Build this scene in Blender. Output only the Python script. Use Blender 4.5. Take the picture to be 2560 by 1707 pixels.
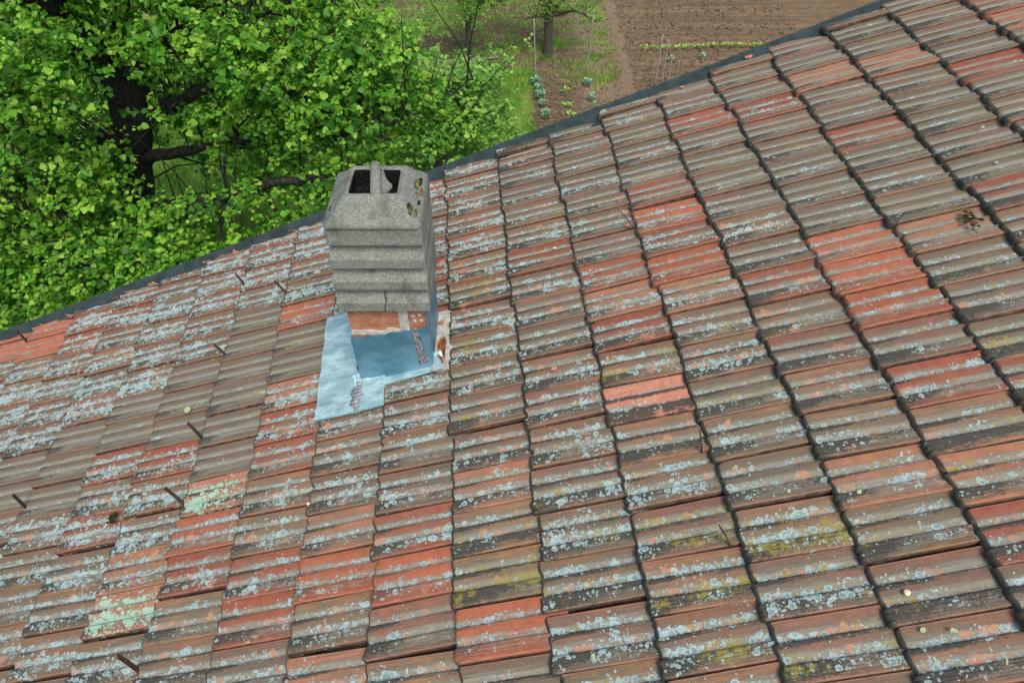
import bpy, math, random
import numpy as np
from mathutils import Vector, Matrix
R = math.radians
random.seed(7); rng = np.random.default_rng(11)
sc = bpy.context.scene
col = sc.collection
for o in list(bpy.data.objects): bpy.data.objects.remove(o)

# ------------------------------------------------------------------ camera
cam = bpy.data.objects.new('camera', bpy.data.cameras.new('camera')); col.objects.link(cam)
cam.data.sensor_width = 36.0; cam.data.lens = 18.0 * 1.333
cam.data.clip_start = 0.05; cam.data.clip_end = 500
cam.location = (0, 0, 9.0); cam.rotation_euler = (R(90 - 47.3), 0, 0)
sc.camera = cam
# ------------------------------------------------------------------ light
SUN_EL, SUN_AZ = 58.0, 158.0        # degrees; azimuth measured clockwise from +Y
w = bpy.data.worlds.new('World'); sc.world = w; w.use_nodes = True
nt = w.node_tree; nt.nodes.clear()
sky = nt.nodes.new('ShaderNodeTexSky'); sky.sky_type = 'NISHITA'; sky.sun_disc = False
sky.sun_elevation = R(SUN_EL); sky.sun_rotation = R(SUN_AZ); sky.dust_density = 3.0; sky.air_density = 1.0
bg = nt.nodes.new('ShaderNodeBackground'); bg.inputs['Strength'].default_value = 0.13
ow = nt.nodes.new('ShaderNodeOutputWorld')
nt.links.new(sky.outputs[0], bg.inputs['Color']); nt.links.new(bg.outputs[0], ow.inputs[0])
sun = bpy.data.objects.new('sun', bpy.data.lights.new('sun', 'SUN')); col.objects.link(sun)
sun.data.energy = 1.6; sun.data.angle = R(20); sun.data.color = (1.0, 0.95, 0.88)
d = Vector((math.sin(R(SUN_AZ)) * math.cos(R(SUN_EL)), math.cos(R(SUN_AZ)) * math.cos(R(SUN_EL)), math.sin(R(SUN_EL))))
sun.rotation_euler = d.to_track_quat('Z', 'Y').to_euler()
sc.view_settings.view_transform = 'Standard'; sc.view_settings.look = 'None'
sc.view_settings.exposure = 0.70; sc.view_settings.gamma = 1.0
sc.render.engine = 'CYCLES'

# ------------------------------------------------------------------ helpers
def tag(o, label=None, cat=None, group=None, kind=None):
    if label: o['label'] = label
    if cat: o['category'] = cat
    if group: o['group'] = group
    if kind: o['kind'] = kind
    return o
def empty(name, loc=(0, 0, 0)):
    o = bpy.data.objects.new(name, None); o.empty_display_size = 0.1; o.location = loc; col.objects.link(o); return o
def link(name, me, mat=None, parent=None, loc=None):
    o = bpy.data.objects.new(name, me); col.objects.link(o)
    if mat is not None:
        for m in (mat if isinstance(mat, (list, tuple)) else [mat]): me.materials.append(m)
    if loc is not None: o.location = loc
    if parent is not None:
        o.parent = parent
        # meshes of parts are written in world coordinates; the parent may sit anywhere
        pw = Matrix.Translation(parent.location)
        o.matrix_parent_inverse = pw.inverted()
    return o
class MB:
    def __init__(s): s.v = []; s.f = []; s.m = []; s.c = None
    def add(s, vs, fs, mi=0):
        k = len(s.v); s.v += [tuple(map(float, q)) for q in vs]
        for f in fs: s.f.append([i + k for i in f]); s.m.append(mi)
        return s
    def box(s, a, b, mi=0):
        x0, y0, z0 = a; x1, y1, z1 = b
        return s.add([(x0,y0,z0),(x1,y0,z0),(x1,y1,z0),(x0,y1,z0),(x0,y0,z1),(x1,y0,z1),(x1,y1,z1),(x0,y1,z1)],
                     [(0,3,2,1),(4,5,6,7),(0,1,5,4),(1,2,6,5),(2,3,7,6),(3,0,4,7)], mi)
    def loft(s, rings, cap0=True, cap1=True, mi=0):
        n = len(rings[0]); vs = [p for r in rings for p in r]; fs = []
        for k in range(len(rings) - 1):
            for i in range(n):
                j = (i + 1) % n; fs.append((k*n+i, k*n+j, (k+1)*n+j, (k+1)*n+i))
        if cap0: fs.append(tuple(reversed(range(n))))
        if cap1: fs.append(tuple((len(rings)-1)*n + i for i in range(n)))
        return s.add(vs, fs, mi)
    def tube(s, pts, rad, n=8, mi=0, jit=0.0, cap=True):
        pts = [Vector(p) for p in pts]; rings = []; up = Vector((0.31, 0.17, 0.93))
        for i, p in enumerate(pts):
            dr = (pts[min(i+1, len(pts)-1)] - pts[max(i-1, 0)]).normalized()
            a = dr.cross(up)
            if a.length < 1e-3: a = dr.cross(Vector((1, 0, 0)))
            a.normalize(); b = dr.cross(a); r = rad[i] if hasattr(rad, '__len__') else rad
            rings.append([p + (a*math.cos(2*math.pi*k/n) + b*math.sin(2*math.pi*k/n)) * r * (1 + random.uniform(-jit, jit)) for k in range(n)])
        return s.loft(rings, cap, cap, mi)
    def mesh(s, name, smooth=False):
        me = bpy.data.meshes.new(name); me.from_pydata(s.v, [], s.f)
        if any(s.m): me.polygons.foreach_set('material_index', s.m)
        if smooth: me.polygons.foreach_set('use_smooth', [True] * len(s.f))
        me.update(); return me
    def build(s, name, mat, parent=None, smooth=False): return link(name, s.mesh(name, smooth), mat, parent)

class NT:
    """small node-graph writer"""
    def __init__(s, name, rough=0.9, spec=0.3):
        s.m = bpy.data.materials.new(name); s.m.use_nodes = True; s.t = s.m.node_tree; s.t.nodes.clear()
        s.o = s.n('ShaderNodeOutputMaterial'); s.b = s.n('ShaderNodeBsdfPrincipled')
        s.b.inputs['Roughness'].default_value = rough; s.b.inputs['Specular IOR Level'].default_value = spec
        s.t.links.new(s.b.outputs[0], s.o.inputs[0])
    def n(s, ty, **k):
        nd = s.t.nodes.new(ty)
        for a, v in k.items(): setattr(nd, a, v)
        return nd
    def set(s, sock, v):
        if isinstance(v, bpy.types.NodeSocket): s.t.links.new(v, sock)
        elif hasattr(sock.default_value, '__len__') and not hasattr(v, '__len__'): sock.default_value = [v]*len(sock.default_value)
        elif hasattr(v, '__len__') and len(v) == 3 and len(sock.default_value) == 4: sock.default_value = (*v, 1)
        else: sock.default_value = v
    def math(s, op, a, b=0.0, c=0.0, clamp=False):
        nd = s.n('ShaderNodeMath', operation=op); nd.use_clamp = clamp
        s.set(nd.inputs[0], a); s.set(nd.inputs[1], b); s.set(nd.inputs[2], c); return nd.outputs[0]
    def mul(s, a, b): return s.math('MULTIPLY', a, b)
    def add(s, a, b): return s.math('ADD', a, b)
    def step(s, x, lo, hi, a=0.0, b=1.0):
        nd = s.n('ShaderNodeMapRange', interpolation_type='SMOOTHSTEP'); nd.clamp = True
        s.set(nd.inputs[0], x); s.set(nd.inputs[1], lo); s.set(nd.inputs[2], hi); s.set(nd.inputs[3], a); s.set(nd.inputs[4], b); return nd.outputs[0]
    def noise(s, vec, scale, detail=3.0, rough=0.55, out=0):
        nd = s.n('ShaderNodeTexNoise'); s.set(nd.inputs['Vector'], vec); nd.inputs['Scale'].default_value = scale
        nd.inputs['Detail'].default_value = detail; nd.inputs['Roughness'].default_value = rough; return nd.outputs[out]
    def vor(s, vec, scale, feature='F1', rand=1.0):
        nd = s.n('ShaderNodeTexVoronoi', feature=feature); s.set(nd.inputs['Vector'], vec); nd.inputs['Scale'].default_value = scale
        nd.inputs['Randomness'].default_value = rand; return nd
    def mix(s, f, a, b, mode='MIX'):
        nd = s.n('ShaderNodeMix', data_type='RGBA', blend_type=mode); nd.clamp_factor = True
        s.set(nd.inputs[0], f); s.set(nd.inputs[6], a); s.set(nd.inputs[7], b); return nd.outputs[2]
    def ramp(s, x, stops, interp='LINEAR'):
        nd = s.n('ShaderNodeValToRGB'); cr = nd.color_ramp; cr.interpolation = interp
        while len(cr.elements) < len(stops): cr.elements.new(0.5)
        for e, (p, c) in zip(cr.elements, stops): e.position = p; e.color = (c, c, c, 1) if not hasattr(c, '__len__') else (*c, 1)
        s.set(nd.inputs[0], x); return nd.outputs[0]
    def vmul(s, v, k):
        nd = s.n('ShaderNodeVectorMath', operation='MULTIPLY'); s.set(nd.inputs[0], v); s.set(nd.inputs[1], k); return nd.outputs[0]
    def vadd(s, v, k):
        nd = s.n('ShaderNodeVectorMath', operation='ADD'); s.set(nd.inputs[0], v); s.set(nd.inputs[1], k); return nd.outputs[0]
    def sep(s, v):
        nd = s.n('ShaderNodeSeparateXYZ'); s.set(nd.inputs[0], v); return nd.outputs
    def pos(s): return s.n('ShaderNodeNewGeometry').outputs['Position']
    def obj(s): return s.n('ShaderNodeTexCoord').outputs['Object']
    def uv(s, name): nd = s.n('ShaderNodeUVMap'); nd.uv_map = name; return nd.outputs[0]
    def attr(s, name): return s.n('ShaderNodeAttribute', attribute_name=name)
    def grey(s, c):
        nd = s.n('ShaderNodeRGBToBW'); s.set(nd.inputs[0], c); return nd.outputs[0]
    def bump(s, h, strength, dist):
        nd = s.n('ShaderNodeBump'); nd.inputs['Strength'].default_value = strength; nd.inputs['Distance'].default_value = dist
        s.set(nd.inputs['Height'], h); s.t.links.new(nd.outputs[0], s.b.inputs['Normal'])
    def base(s, c): s.set(s.b.inputs['Base Color'], c)

# ------------------------------------------------------------------ materials
def mat_tile():
    s = NT('weathered_clay', 0.88, 0.25); P = s.pos(); UV = s.uv('tile')
    x, v, _ = [*s.sep(UV)][:3]
    col_ = s.attr('tcol'); wear = s.attr('twear'); wr = s.n('ShaderNodeSeparateColor'); s.set(wr.inputs[0], wear.outputs['Color'])
    dens, film, yel = wr.outputs[0], wr.outputs[1], wr.outputs[2]; black = wear.outputs['Alpha']; seed = col_.outputs['Alpha']
    big = s.noise(P, 5.0, 4.0, 0.6); mid = s.noise(P, 26.0, 4.0, 0.6); fin = s.noise(P, 170.0, 3.0, 0.7); grit = s.noise(P, 420.0, 2.0, 0.8)
    # streaks running down the tile
    cx = s.n('ShaderNodeCombineXYZ'); s.set(cx.inputs[0], s.mul(x, 2.2)); s.set(cx.inputs[1], s.mul(v, 26.0)); s.set(cx.inputs[2], s.mul(seed, 37.0))
    streak = s.noise(cx.outputs[0], 1.0, 4.0, 0.65)
    cy = s.n('ShaderNodeCombineXYZ'); s.set(cy.inputs[0], s.mul(x, 7.0)); s.set(cy.inputs[1], s.mul(v, 120.0)); s.set(cy.inputs[2], s.mul(seed, 91.0))
    streak2 = s.noise(cy.outputs[0], 1.0, 3.0, 0.7)
    clay = s.mix(s.step(mid, 0.3, 0.7), s.mix(1.0, col_.outputs['Color'], (0.78, 0.74, 0.72), 'MULTIPLY'), col_.outputs['Color'])
    clay = s.mix(s.step(streak, 0.52, 0.75, 0, 0.55), clay, s.mix(1.0, clay, (0.62, 0.42, 0.5), 'MULTIPLY'))
    clay = s.mix(s.step(fin, 0.35, 0.7, 0, 0.3), clay, s.mix(1.0, clay, (1.25, 1.25, 1.2), 'MULTIPLY'))
    # grey-brown film in the pans, thin on the crests; contrast also paints pan shading
    valley = s.grey(s.ramp(v, [(0.0, 0.25), (0.12, 0.35), (0.26, 1.0), (0.335, 1.0), (0.36, 0.55), (0.46, 0.4), (0.58, 1.0), (0.68, 1.0), (0.705, 0.75), (0.82, 0.8), (0.93, 0.5), (1.0, 0.25)]))
    fm = s.add(s.mul(film, 1.15), s.mul(s.math('SUBTRACT', valley, 0.62), 0.90))
    fm = s.add(fm, s.mul(s.math('SUBTRACT', streak, 0.5), 1.5)); fm = s.add(fm, s.mul(s.math('SUBTRACT', fin, 0.5), 1.0)); fm = s.add(fm, s.mul(s.math('SUBTRACT', big, 0.5), 0.9)); fm = s.add(fm, s.mul(s.math('SUBTRACT', mid, 0.5), 0.35))
    filmc = s.mix(s.step(s.add(s.mul(streak, 0.5), s.mul(valley, 0.42)), 0.42, 0.70), (0.104, 0.098, 0.070), (0.238, 0.238, 0.180))
    filmc = s.mix(s.step(mid, 0.4, 0.7, 0.0, 0.35), filmc, s.mix(1.0, filmc, (1.2, 1.02, 0.9), 'MULTIPLY'))
    filmc = s.mix(s.step(grit, 0.35, 0.65), s.mix(1.0, filmc, (0.66, 0.66, 0.66), 'MULTIPLY'), s.mix(1.0, filmc, (1.25, 1.25, 1.25), 'MULTIPLY'))
    c = s.mix(s.step(fm, 0.10, 0.86, 0.0, 0.92), clay, filmc)
    # rubbed arrises show bare clay
    ar = s.grey(s.ramp(v, [(0.0, 0.0), (0.022, 0.9), (0.045, 0.0), (0.345, 0.0), (0.356, 0.9), (0.372, 0.7), (0.39, 0.0), (0.692, 0.0), (0.702, 0.9), (0.715, 0.5), (0.73, 0.0), (0.945, 0.0), (0.97, 0.9), (0.985, 0.2)]))
    c = s.mix(s.mul(ar, s.step(s.add(streak2, s.mul(fin, 0.5)), 0.62, 0.82, 0.0, 0.8)), c, (0.44, 0.24, 0.15))
    # dark line in the bottom of each pan and along both side edges
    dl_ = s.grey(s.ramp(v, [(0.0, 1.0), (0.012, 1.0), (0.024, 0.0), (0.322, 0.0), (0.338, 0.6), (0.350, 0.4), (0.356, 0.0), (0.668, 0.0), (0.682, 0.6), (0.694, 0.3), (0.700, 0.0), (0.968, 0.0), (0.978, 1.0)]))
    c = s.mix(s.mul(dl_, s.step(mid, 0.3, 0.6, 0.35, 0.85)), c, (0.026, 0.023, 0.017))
    # pale scoured clay where lichen has flaked off
    pv = s.noise(s.vadd(P, (3.1, 7.7, 1.3)), 15.0, 3.0, 0.5)
    peel = s.mul(s.step(s.add(pv, s.mul(s.math('SUBTRACT', valley, 0.8), 0.25)), 0.60, 0.635), s.step(s.add(dens, s.mul(mid, 0.4)), 0.35, 0.6))
    c = s.mix(s.mul(peel, 0.7), c, s.mix(s.step(fin, 0.3, 0.7), (0.38, 0.17, 0.09), (0.50, 0.26, 0.155)))
    # scored bands on the overlap strip
    band = s.step(v, 0.70, 0.715); c = s.mix(s.mul(band, s.step(streak2, 0.50, 0.66, 0.0, 0.75)), c, s.mix(1.0, c, (0.38, 0.36, 0.36), 'MULTIPLY'))
    c = s.mix(s.mul(band, s.step(streak2, 0.30, 0.46, 0.5, 0.0)), c, s.mix(1.0, c, (1.45, 1.3, 1.15), 'MULTIPLY'))
    # black algae beyond each riser, widest at the lower lip
    w1 = s.grey(s.ramp(v, [(0.0, 0.0), (0.29, 0.0), (0.335, 0.9), (0.40, 0.8), (0.46, 0.1), (0.6, 0.0), (0.665, 0.6), (0.70, 1.0), (0.79, 0.9), (0.9, 0.5), (1.0, 0.35)]))
    near = s.step(x, 0.0, 0.62, 1.0, 0.0)
    bk = s.add(s.mul(w1, s.add(s.mul(near, 0.55), s.mul(black, 0.65))), s.mul(s.math('SUBTRACT', mid, 0.5), 0.7)); bk = s.add(bk, s.mul(s.math('SUBTRACT', fin, 0.5), 1.3)); bk = s.add(bk, s.mul(s.math('SUBTRACT', streak, 0.5), 0.9))
    bk = s.add(bk, s.mul(s.step(black, 1.3, 1.5), s.add(0.12, s.mul(s.math('SUBTRACT', mid, 0.5), 1.2))))
    bk = s.add(bk, s.mul(s.math('SUBTRACT', s.noise(s.vadd(P, (31.0, 4.0, 2.0)), 3.6, 3.0, 0.6), 0.5), 0.9))
    bkm = s.mul(s.step(bk, 0.44, 0.62, 0.0, 0.92), s.step(black, 0.08, 0.35))
    c = s.mix(bkm, c, s.mix(s.step(grit, 0.3, 0.7), (0.024, 0.026, 0.021), (0.072, 0.070, 0.056)))
    # mustard lichen
    yv = s.noise(s.vadd(P, (9.0, 2.0, 5.0)), 42.0, 4.0, 0.75)
    yb = s.noise(s.vadd(P, (1.0, 12.0, 5.0)), 6.0, 2.0, 0.5)
    ym = s.add(s.mul(yel, 0.62), s.add(s.mul(s.math('SUBTRACT', valley, 0.75), 0.30), s.add(s.math('SUBTRACT', yv, 0.5), s.mul(s.math('SUBTRACT', yb, 0.5), 0.75))))
    ymk = s.step(ym, 0.34, 0.50)
    c = s.mix(s.mul(ymk, 0.72), c, s.mix(s.step(grit, 0.3, 0.7), (0.17, 0.145, 0.025), (0.36, 0.31, 0.045)))
    # blue-grey rosette lichens, three sizes of rosette
    wob = s.n('ShaderNodeVectorMath', operation='SCALE'); s.set(wob.inputs[0], s.vadd(s.noise(P, 75.0, 3.0, 0.6, 1), (-0.5, -0.5, -0.5))); wob.inputs[3].default_value = 0.016
    Q = s.vadd(P, wob.outputs[0])
    patch = s.noise(s.vadd(P, (4.0, 1.0, 8.0)), 7.0, 3.0, 0.6)
    dl = s.add(s.mul(dens, 1.0), s.add(s.mul(s.math('SUBTRACT', valley, 0.85), 0.95), s.mul(s.math('SUBTRACT', patch, 0.5), 2.0)))
    tot = None; ringt = None
    for sc_, off, lo, k in ((15.5, (0, 0, 0), 0.60, 0.58), (38.0, (5.3, 1.1, 2.0), 0.42, 0.60), (85.0, (2.2, 8.1, 3.0), 0.26, 0.50)):
        vn = s.vor(s.vadd(Q, off), sc_); dist = vn.outputs['Distance']; rc = s.n('ShaderNodeSeparateColor'); s.set(rc.inputs[0], vn.outputs['Color'])
        rad = s.mul(s.step(s.add(dl, s.mul(s.math('SUBTRACT', rc.outputs[0], 0.5), 0.9)), lo, lo + 0.5, 0.0, 1.0), k)
        rel = s.math('DIVIDE', dist, s.math('MAXIMUM', rad, 0.02))
        mk = s.mul(s.step(rel, 0.88, 1.0, 1.0, 0.0), s.step(rad, 0.10, 0.16))
        rg = s.mul(mk, s.mul(s.step(rel, 0.45, 0.8), 1.0))
        tot = mk if tot is None else s.math('MAXIMUM', tot, mk); ringt = rg if ringt is None else s.math('MAXIMUM', ringt, rg)
    lc = s.mix(ringt, (0.20, 0.28, 0.262), (0.385, 0.495, 0.465)); lc = s.mix(s.step(grit, 0.25, 0.75), s.mix(1.0, lc, (0.62, 0.62, 0.62), 'MULTIPLY'), s.mix(1.0, lc, (1.15, 1.15, 1.15), 'MULTIPLY'))
    lc = s.mix(s.attr('tmint').outputs['Fac'], lc, (0.30, 0.46, 0.33))
    c = s.mix(s.mul(tot, 0.93), c, lc)
    # white specks
    sp = s.vor(P, 190.0); spk = s.step(sp.outputs['Distance'], 0.16, 0.22, 1.0, 0.0)
    sr = s.n('ShaderNodeSeparateColor'); s.set(sr.inputs[0], sp.outputs['Color'])
    c = s.mix(s.mul(s.mul(spk, s.step(sr.outputs[1], 0.74, 0.8)), 0.6), c, (0.44, 0.47, 0.45))
    # dark crust on the front lip
    lip = s.mul(s.step(x, 0.0005, 0.007, 1.0, 0.0), s.step(s.add(s.add(s.mul(mid, 1.5), s.mul(fin, 0.4)), s.mul(black, 0.6)), 0.98, 1.28))
    c = s.mix(s.mul(lip, 0.92), c, s.mix(grit, (0.025, 0.027, 0.02), (0.075, 0.07, 0.055)))
    s.base(c)
    h = s.add(s.mul(tot, 0.8), s.add(s.mul(fin, 0.9), s.add(s.mul(grit, 0.45), s.mul(mid, 0.8)))); s.bump(h, 0.55, 0.0022)
    return s.m
def mat_simple(name, c1, c2, scale=20.0, rough=0.85, spec=0.3, bumpd=0.002, fine=200.0, metal=0.0, stretch=None, contrast=(0.35, 0.65)):
    s = NT(name, rough, spec); P = s.pos()
    if stretch: P = s.vmul(P, stretch)
    a = s.noise(P, scale, 4.0, 0.6); g = s.noise(P, fine, 3.0, 0.7)
    c = s.mix(s.step(a, *contrast), c1, c2); c = s.mix(s.step(g, 0.3, 0.7), s.mix(1.0, c, (0.78, 0.78, 0.78), 'MULTIPLY'), s.mix(1.0, c, (1.18, 1.18, 1.18), 'MULTIPLY'))
    s.base(c); s.b.inputs['Metallic'].default_value = metal
    if bumpd: s.bump(s.add(a, s.mul(g, 0.7)), 0.6, bumpd)
    return s.m
def mat_concrete():
    s = NT('aggregate_concrete', 0.95, 0.2); P = s.pos()
    a = s.noise(P, 9.0, 4.0, 0.6); g = s.vor(P, 260.0); gr = s.n('ShaderNodeSeparateColor'); s.set(gr.inputs[0], g.outputs['Color'])
    f = s.noise(P, 330.0, 3.0, 0.8)
    c = s.mix(s.step(a, 0.3, 0.7), (0.18, 0.20, 0.155), (0.265, 0.285, 0.23))
    c = s.mix(s.mul(s.step(gr.outputs[0], 0.55, 0.9), 0.75), c, (0.47, 0.49, 0.43)); c = s.mix(s.mul(s.step(gr.outputs[1], 0.6, 0.9), 0.6), c, (0.15, 0.16, 0.13))
    c = s.mix(s.step(f, 0.35, 0.7, 0.0, 0.5), c, (0.19, 0.20, 0.17))
    st = s.noise(s.vmul(P, (11, 11, 5)), 1.0, 5.0, 0.65); c = s.mix(s.step(st, 0.50, 0.66, 0.0, 0.62), c, (0.105, 0.112, 0.085))
    wh = s.vor(P, 75.0); wr = s.n('ShaderNodeSeparateColor'); s.set(wr.inputs[0], wh.outputs['Color'])
    c = s.mix(s.mul(s.step(wh.outputs['Distance'], 0.10, 0.16, 1.0, 0.0), s.step(wr.outputs[0], 0.62, 0.66)), c, (0.55, 0.56, 0.52))
    s.base(c); s.bump(s.add(s.mul(g.outputs['Distance'], -1.2), s.add(f, s.mul(a, 0.8))), 0.9, 0.004)
    return s.m
def mat_zinc(name, c1, c2, tar=False):
    s = NT(name, 0.5, 0.5); P = s.pos(); s.b.inputs['Metallic'].default_value = 0.3
    a = s.noise(s.vmul(P, (6, 14, 6)), 1.0, 5.0, 0.65); b = s.noise(P, 60.0, 4.0, 0.7)
    c = s.mix(s.step(a, 0.38, 0.60), c1, c2); a2 = s.noise(s.vmul(P, (9, 30, 9)), 1.0, 4.0, 0.7); c = s.mix(s.step(a2, 0.5, 0.68, 0.0, 0.6), c, s.mix(1.0, c1, (0.72, 0.74, 0.74), 'MULTIPLY')); c = s.mix(s.step(b, 0.52, 0.72, 0.0, 0.45), c, (0.18, 0.225, 0.225)); c = s.mix(s.step(b, 0.25, 0.40, 0.25, 0.0), c, c2)
    s.base(c); s.set(s.b.inputs['Roughness'], s.step(b, 0.3, 0.7, 0.34, 0.6)); s.bump(s.add(a, s.mul(b, 0.4)), 0.5, 0.004)
    return s.m
def mat_brick():
    s = NT('hollow_brick', 0.9, 0.2); P = s.pos()
    st = s.noise(s.vmul(P, (8, 8, 240)), 1.0, 3.0, 0.6); b = s.noise(P, 30.0, 4.0, 0.6)
    c = s.mix(s.step(b, 0.35, 0.65), (0.30, 0.115, 0.06), (0.42, 0.20, 0.115)); c = s.mix(s.step(st, 0.5, 0.65, 0.0, 0.4), c, (0.50, 0.32, 0.22)); c = s.mix(s.step(b, 0.62, 0.72, 0, 0.6), c, (0.16, 0.06, 0.04))
    s.base(c); s.bump(s.add(st, b), 0.6, 0.003); return s.m
def mat_leaf(name, c1, c2, c3, trans=0.45):
    s = NT(name, 0.5, 0.35); a = s.attr('lcol'); f = a.outputs['Fac']
    ramp = s.ramp(f, [(0.0, c1), (0.5, c2), (1.0, c3)])
    s.base(ramp)
    tr = s.n('ShaderNodeBsdfTranslucent'); s.set(tr.inputs[0], s.mix(1.0, ramp, (1.15, 1.25, 0.6), 'MULTIPLY'))
    mx = s.n('ShaderNodeMixShader'); mx.inputs[0].default_value = trans
    s.t.links.new(s.b.outputs[0], mx.inputs[1]); s.t.links.new(tr.outputs[0], mx.inputs[2]); s.t.links.new(mx.outputs[0], s.o.inputs[0])
    return s.m
def mat_bark(name, c1, c2):
    s = NT(name, 0.95, 0.15); P = s.pos(); a = s.noise(s.vmul(P, (38, 38, 7)), 1.0, 5.0, 0.7); b = s.noise(P, 9.0, 3.0, 0.6)
    c = s.mix(s.step(a, 0.35, 0.65), c1, c2); c = s.mix(s.step(b, 0.5, 0.7, 0, 0.5), c, s.mix(1.0, c, (0.8, 1.1, 0.6), 'MULTIPLY')); s.base(c); s.bump(a, 1.0, 0.03); return s.m
def mat_ground():
    s = NT('garden_soil', 0.98, 0.1); P = s.pos(); X, Y, Z = [*s.sep(P)][:3]
    wob = s.mul(s.math('SUBTRACT', s.noise(P, 1.6, 4.0, 0.65), 0.5), 0.9); wob2 = s.mul(s.math('SUBTRACT', s.noise(s.vadd(P, (20, 3, 0)), 5.0, 3.0, 0.6), 0.5), 0.35)
    Xw = s.add(X, s.add(wob, wob2)); Yw = s.add(Y, s.add(wob, wob2))
    big = s.noise(P, 0.9, 4.0, 0.6); mid = s.noise(P, 9.0, 5.0, 0.7); fin = s.noise(P, 42.0, 5.0, 0.75); row = s.noise(s.vmul(P, (0.9, 7.5, 1)), 1.0, 4.0, 0.6)
    soil = s.mix(s.step(mid, 0.35, 0.65), (0.110, 0.078, 0.048), (0.26, 0.188, 0.115)); soil = s.mix(s.step(fin, 0.35, 0.68), s.mix(1.0, soil, (0.62, 0.6, 0.6), 'MULTIPLY'), soil)
    soil = s.mix(s.step(row, 0.5, 0.62, 0.0, 0.45), soil, (0.06, 0.036, 0.022))
    straw = s.noise(s.vmul(P, (24, 40, 1)), 1.0, 3.0, 0.8)
    # mulched strip between the fruit trees and the tilled plot
    pathm = s.mul(s.step(Xw, 1.55, 2.1), s.step(s.add(X, s.mul(wob, 0.25)), 3.30, 3.48, 1.0, 0.0)); soil = s.mix(s.mul(pathm, 0.85), soil, s.mix(s.step(fin, 0.35, 0.65), (0.16, 0.11, 0.07), (0.33, 0.24, 0.155)))
    soil = s.mix(s.mul(s.step(straw, 0.54, 0.64), s.add(s.mul(pathm, 0.4), 0.28)), soil, (0.33, 0.27, 0.15))
    # tilled plot
    plot = s.step(s.add(X, s.mul(wob, 0.12)), 3.40, 3.52)
    till = s.mix(s.step(fin, 0.32, 0.66), (0.100, 0.068, 0.040), (0.225, 0.158, 0.095)); till = s.mix(s.step(s.noise(s.vmul(P, (0.22, 5.2, 1)), 1.0, 4.0, 0.6), 0.46, 0.56), till, s.mix(1.0, till, (1.35, 1.3, 1.25), 'MULTIPLY'))
    soil = s.mix(plot, soil, till)
    # weeds under the fruit trees
    wd = s.mul(s.step(s.add(s.noise(s.vmul(P, (3, 7, 1)), 1.0, 5.0, 0.75), s.mul(big, 0.25)), 0.62, 0.74), s.step(X, 2.6, 3.2, 1.0, 0.12))
    soil = s.mix(s.mul(wd, s.mul(s.step(Y, 17.6, 18.6), 0.75)), soil, s.mix(fin, (0.10, 0.17, 0.035), (0.24, 0.30, 0.08)))
    # lawn
    lawn = s.mul(s.step(Xw, 0.45, 0.62, 1.0, 0.0), s.step(s.add(Yw, s.mul(X, 0.0)), 18.75, 18.95, 1.0, 0.0))
    lawn = s.math('MAXIMUM', lawn, s.mul(s.step(Xw, -5.0, -3.4, 1.0, 0.0), s.step(Yw, 27, 29, 1.0, 0.0)))
    g = s.mix(s.step(mid, 0.35, 0.65), (0.07, 0.15, 0.02), (0.26, 0.36, 0.07)); g = s.mix(s.step(big, 0.55, 0.72, 0.0, 0.6), g, (0.32, 0.32, 0.12)); g = s.mix(s.step(fin, 0.3, 0.7, 0.5, 0.0), g, (0.05, 0.10, 0.02))
    c = s.mix(lawn, soil, g); s.base(c)
    s.bump(s.add(s.mul(row, 1.5), s.add(mid, s.mul(fin, 0.6))), 1.0, 0.05); return s.m

M = {}
M['tile'] = mat_tile(); M['concrete'] = mat_concrete(); M['brick'] = mat_brick()
M['soot'] = mat_simple('soot', (0.006, 0.007, 0.006), (0.03, 0.032, 0.028), 60, 0.95, 0.1, 0.004)
M['zinc'] = mat_zinc('zinc_sheet', (0.27, 0.42, 0.43), (0.47, 0.66, 0.66)); M['zinc_dark'] = mat_zinc('zinc_flashing', (0.065, 0.19, 0.26), (0.14, 0.30, 0.38))
M['mortar'] = mat_simple('mortar', (0.34, 0.32, 0.27), (0.50, 0.48, 0.41), 30, 0.95, 0.1, 0.004)
M['tar'] = mat_simple('tar', (0.05, 0.04, 0.055), (0.30, 0.30, 0.32), 70, 0.7, 0.3, 0.006, stretch=(3, 1, 0.6), contrast=(0.42, 0.55))
M['edge'] = mat_simple('painted_edge_sheet', (0.018, 0.030, 0.030), (0.032, 0.050, 0.050), 12, 0.75, 0.22, 0.001, fine=90)
M['deck'] = mat_simple('roof_underlay', (0.03, 0.022, 0.018), (0.07, 0.05, 0.04), 12)
M['wall'] = mat_simple('house_render', (0.42, 0.38, 0.31), (0.52, 0.48, 0.40), 3, 0.95, 0.1, 0.003)
M['rust'] = mat_simple('rusty_iron', (0.045, 0.028, 0.020), (0.11, 0.055, 0.035), 60, 0.85, 0.3, 0.001)
M['rustred'] = mat_simple('rusty_scrap', (0.14, 0.04, 0.018), (0.30, 0.11, 0.04), 50, 0.85, 0.3, 0.003)
M['moss'] = mat_simple('moss', (0.06, 0.06, 0.025), (0.20, 0.20, 0.08), 60, 1.0, 0.05, 0.006, contrast=(0.3, 0.7))
M['darkmoss'] = mat_simple('dark_moss', (0.012, 0.016, 0.006), (0.05, 0.055, 0.015), 70, 1.0, 0.05, 0.006)
M['shell'] = mat_simple('snail_shell_chalk', (0.55, 0.42, 0.24), (0.72, 0.60, 0.40), 40, 0.55, 0.4, 0.0003)
M['rubble'] = mat_simple('tile_rubble', (0.16, 0.12, 0.085), (0.36, 0.17, 0.10), 45, 0.95, 0.1, 0.003)
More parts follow.
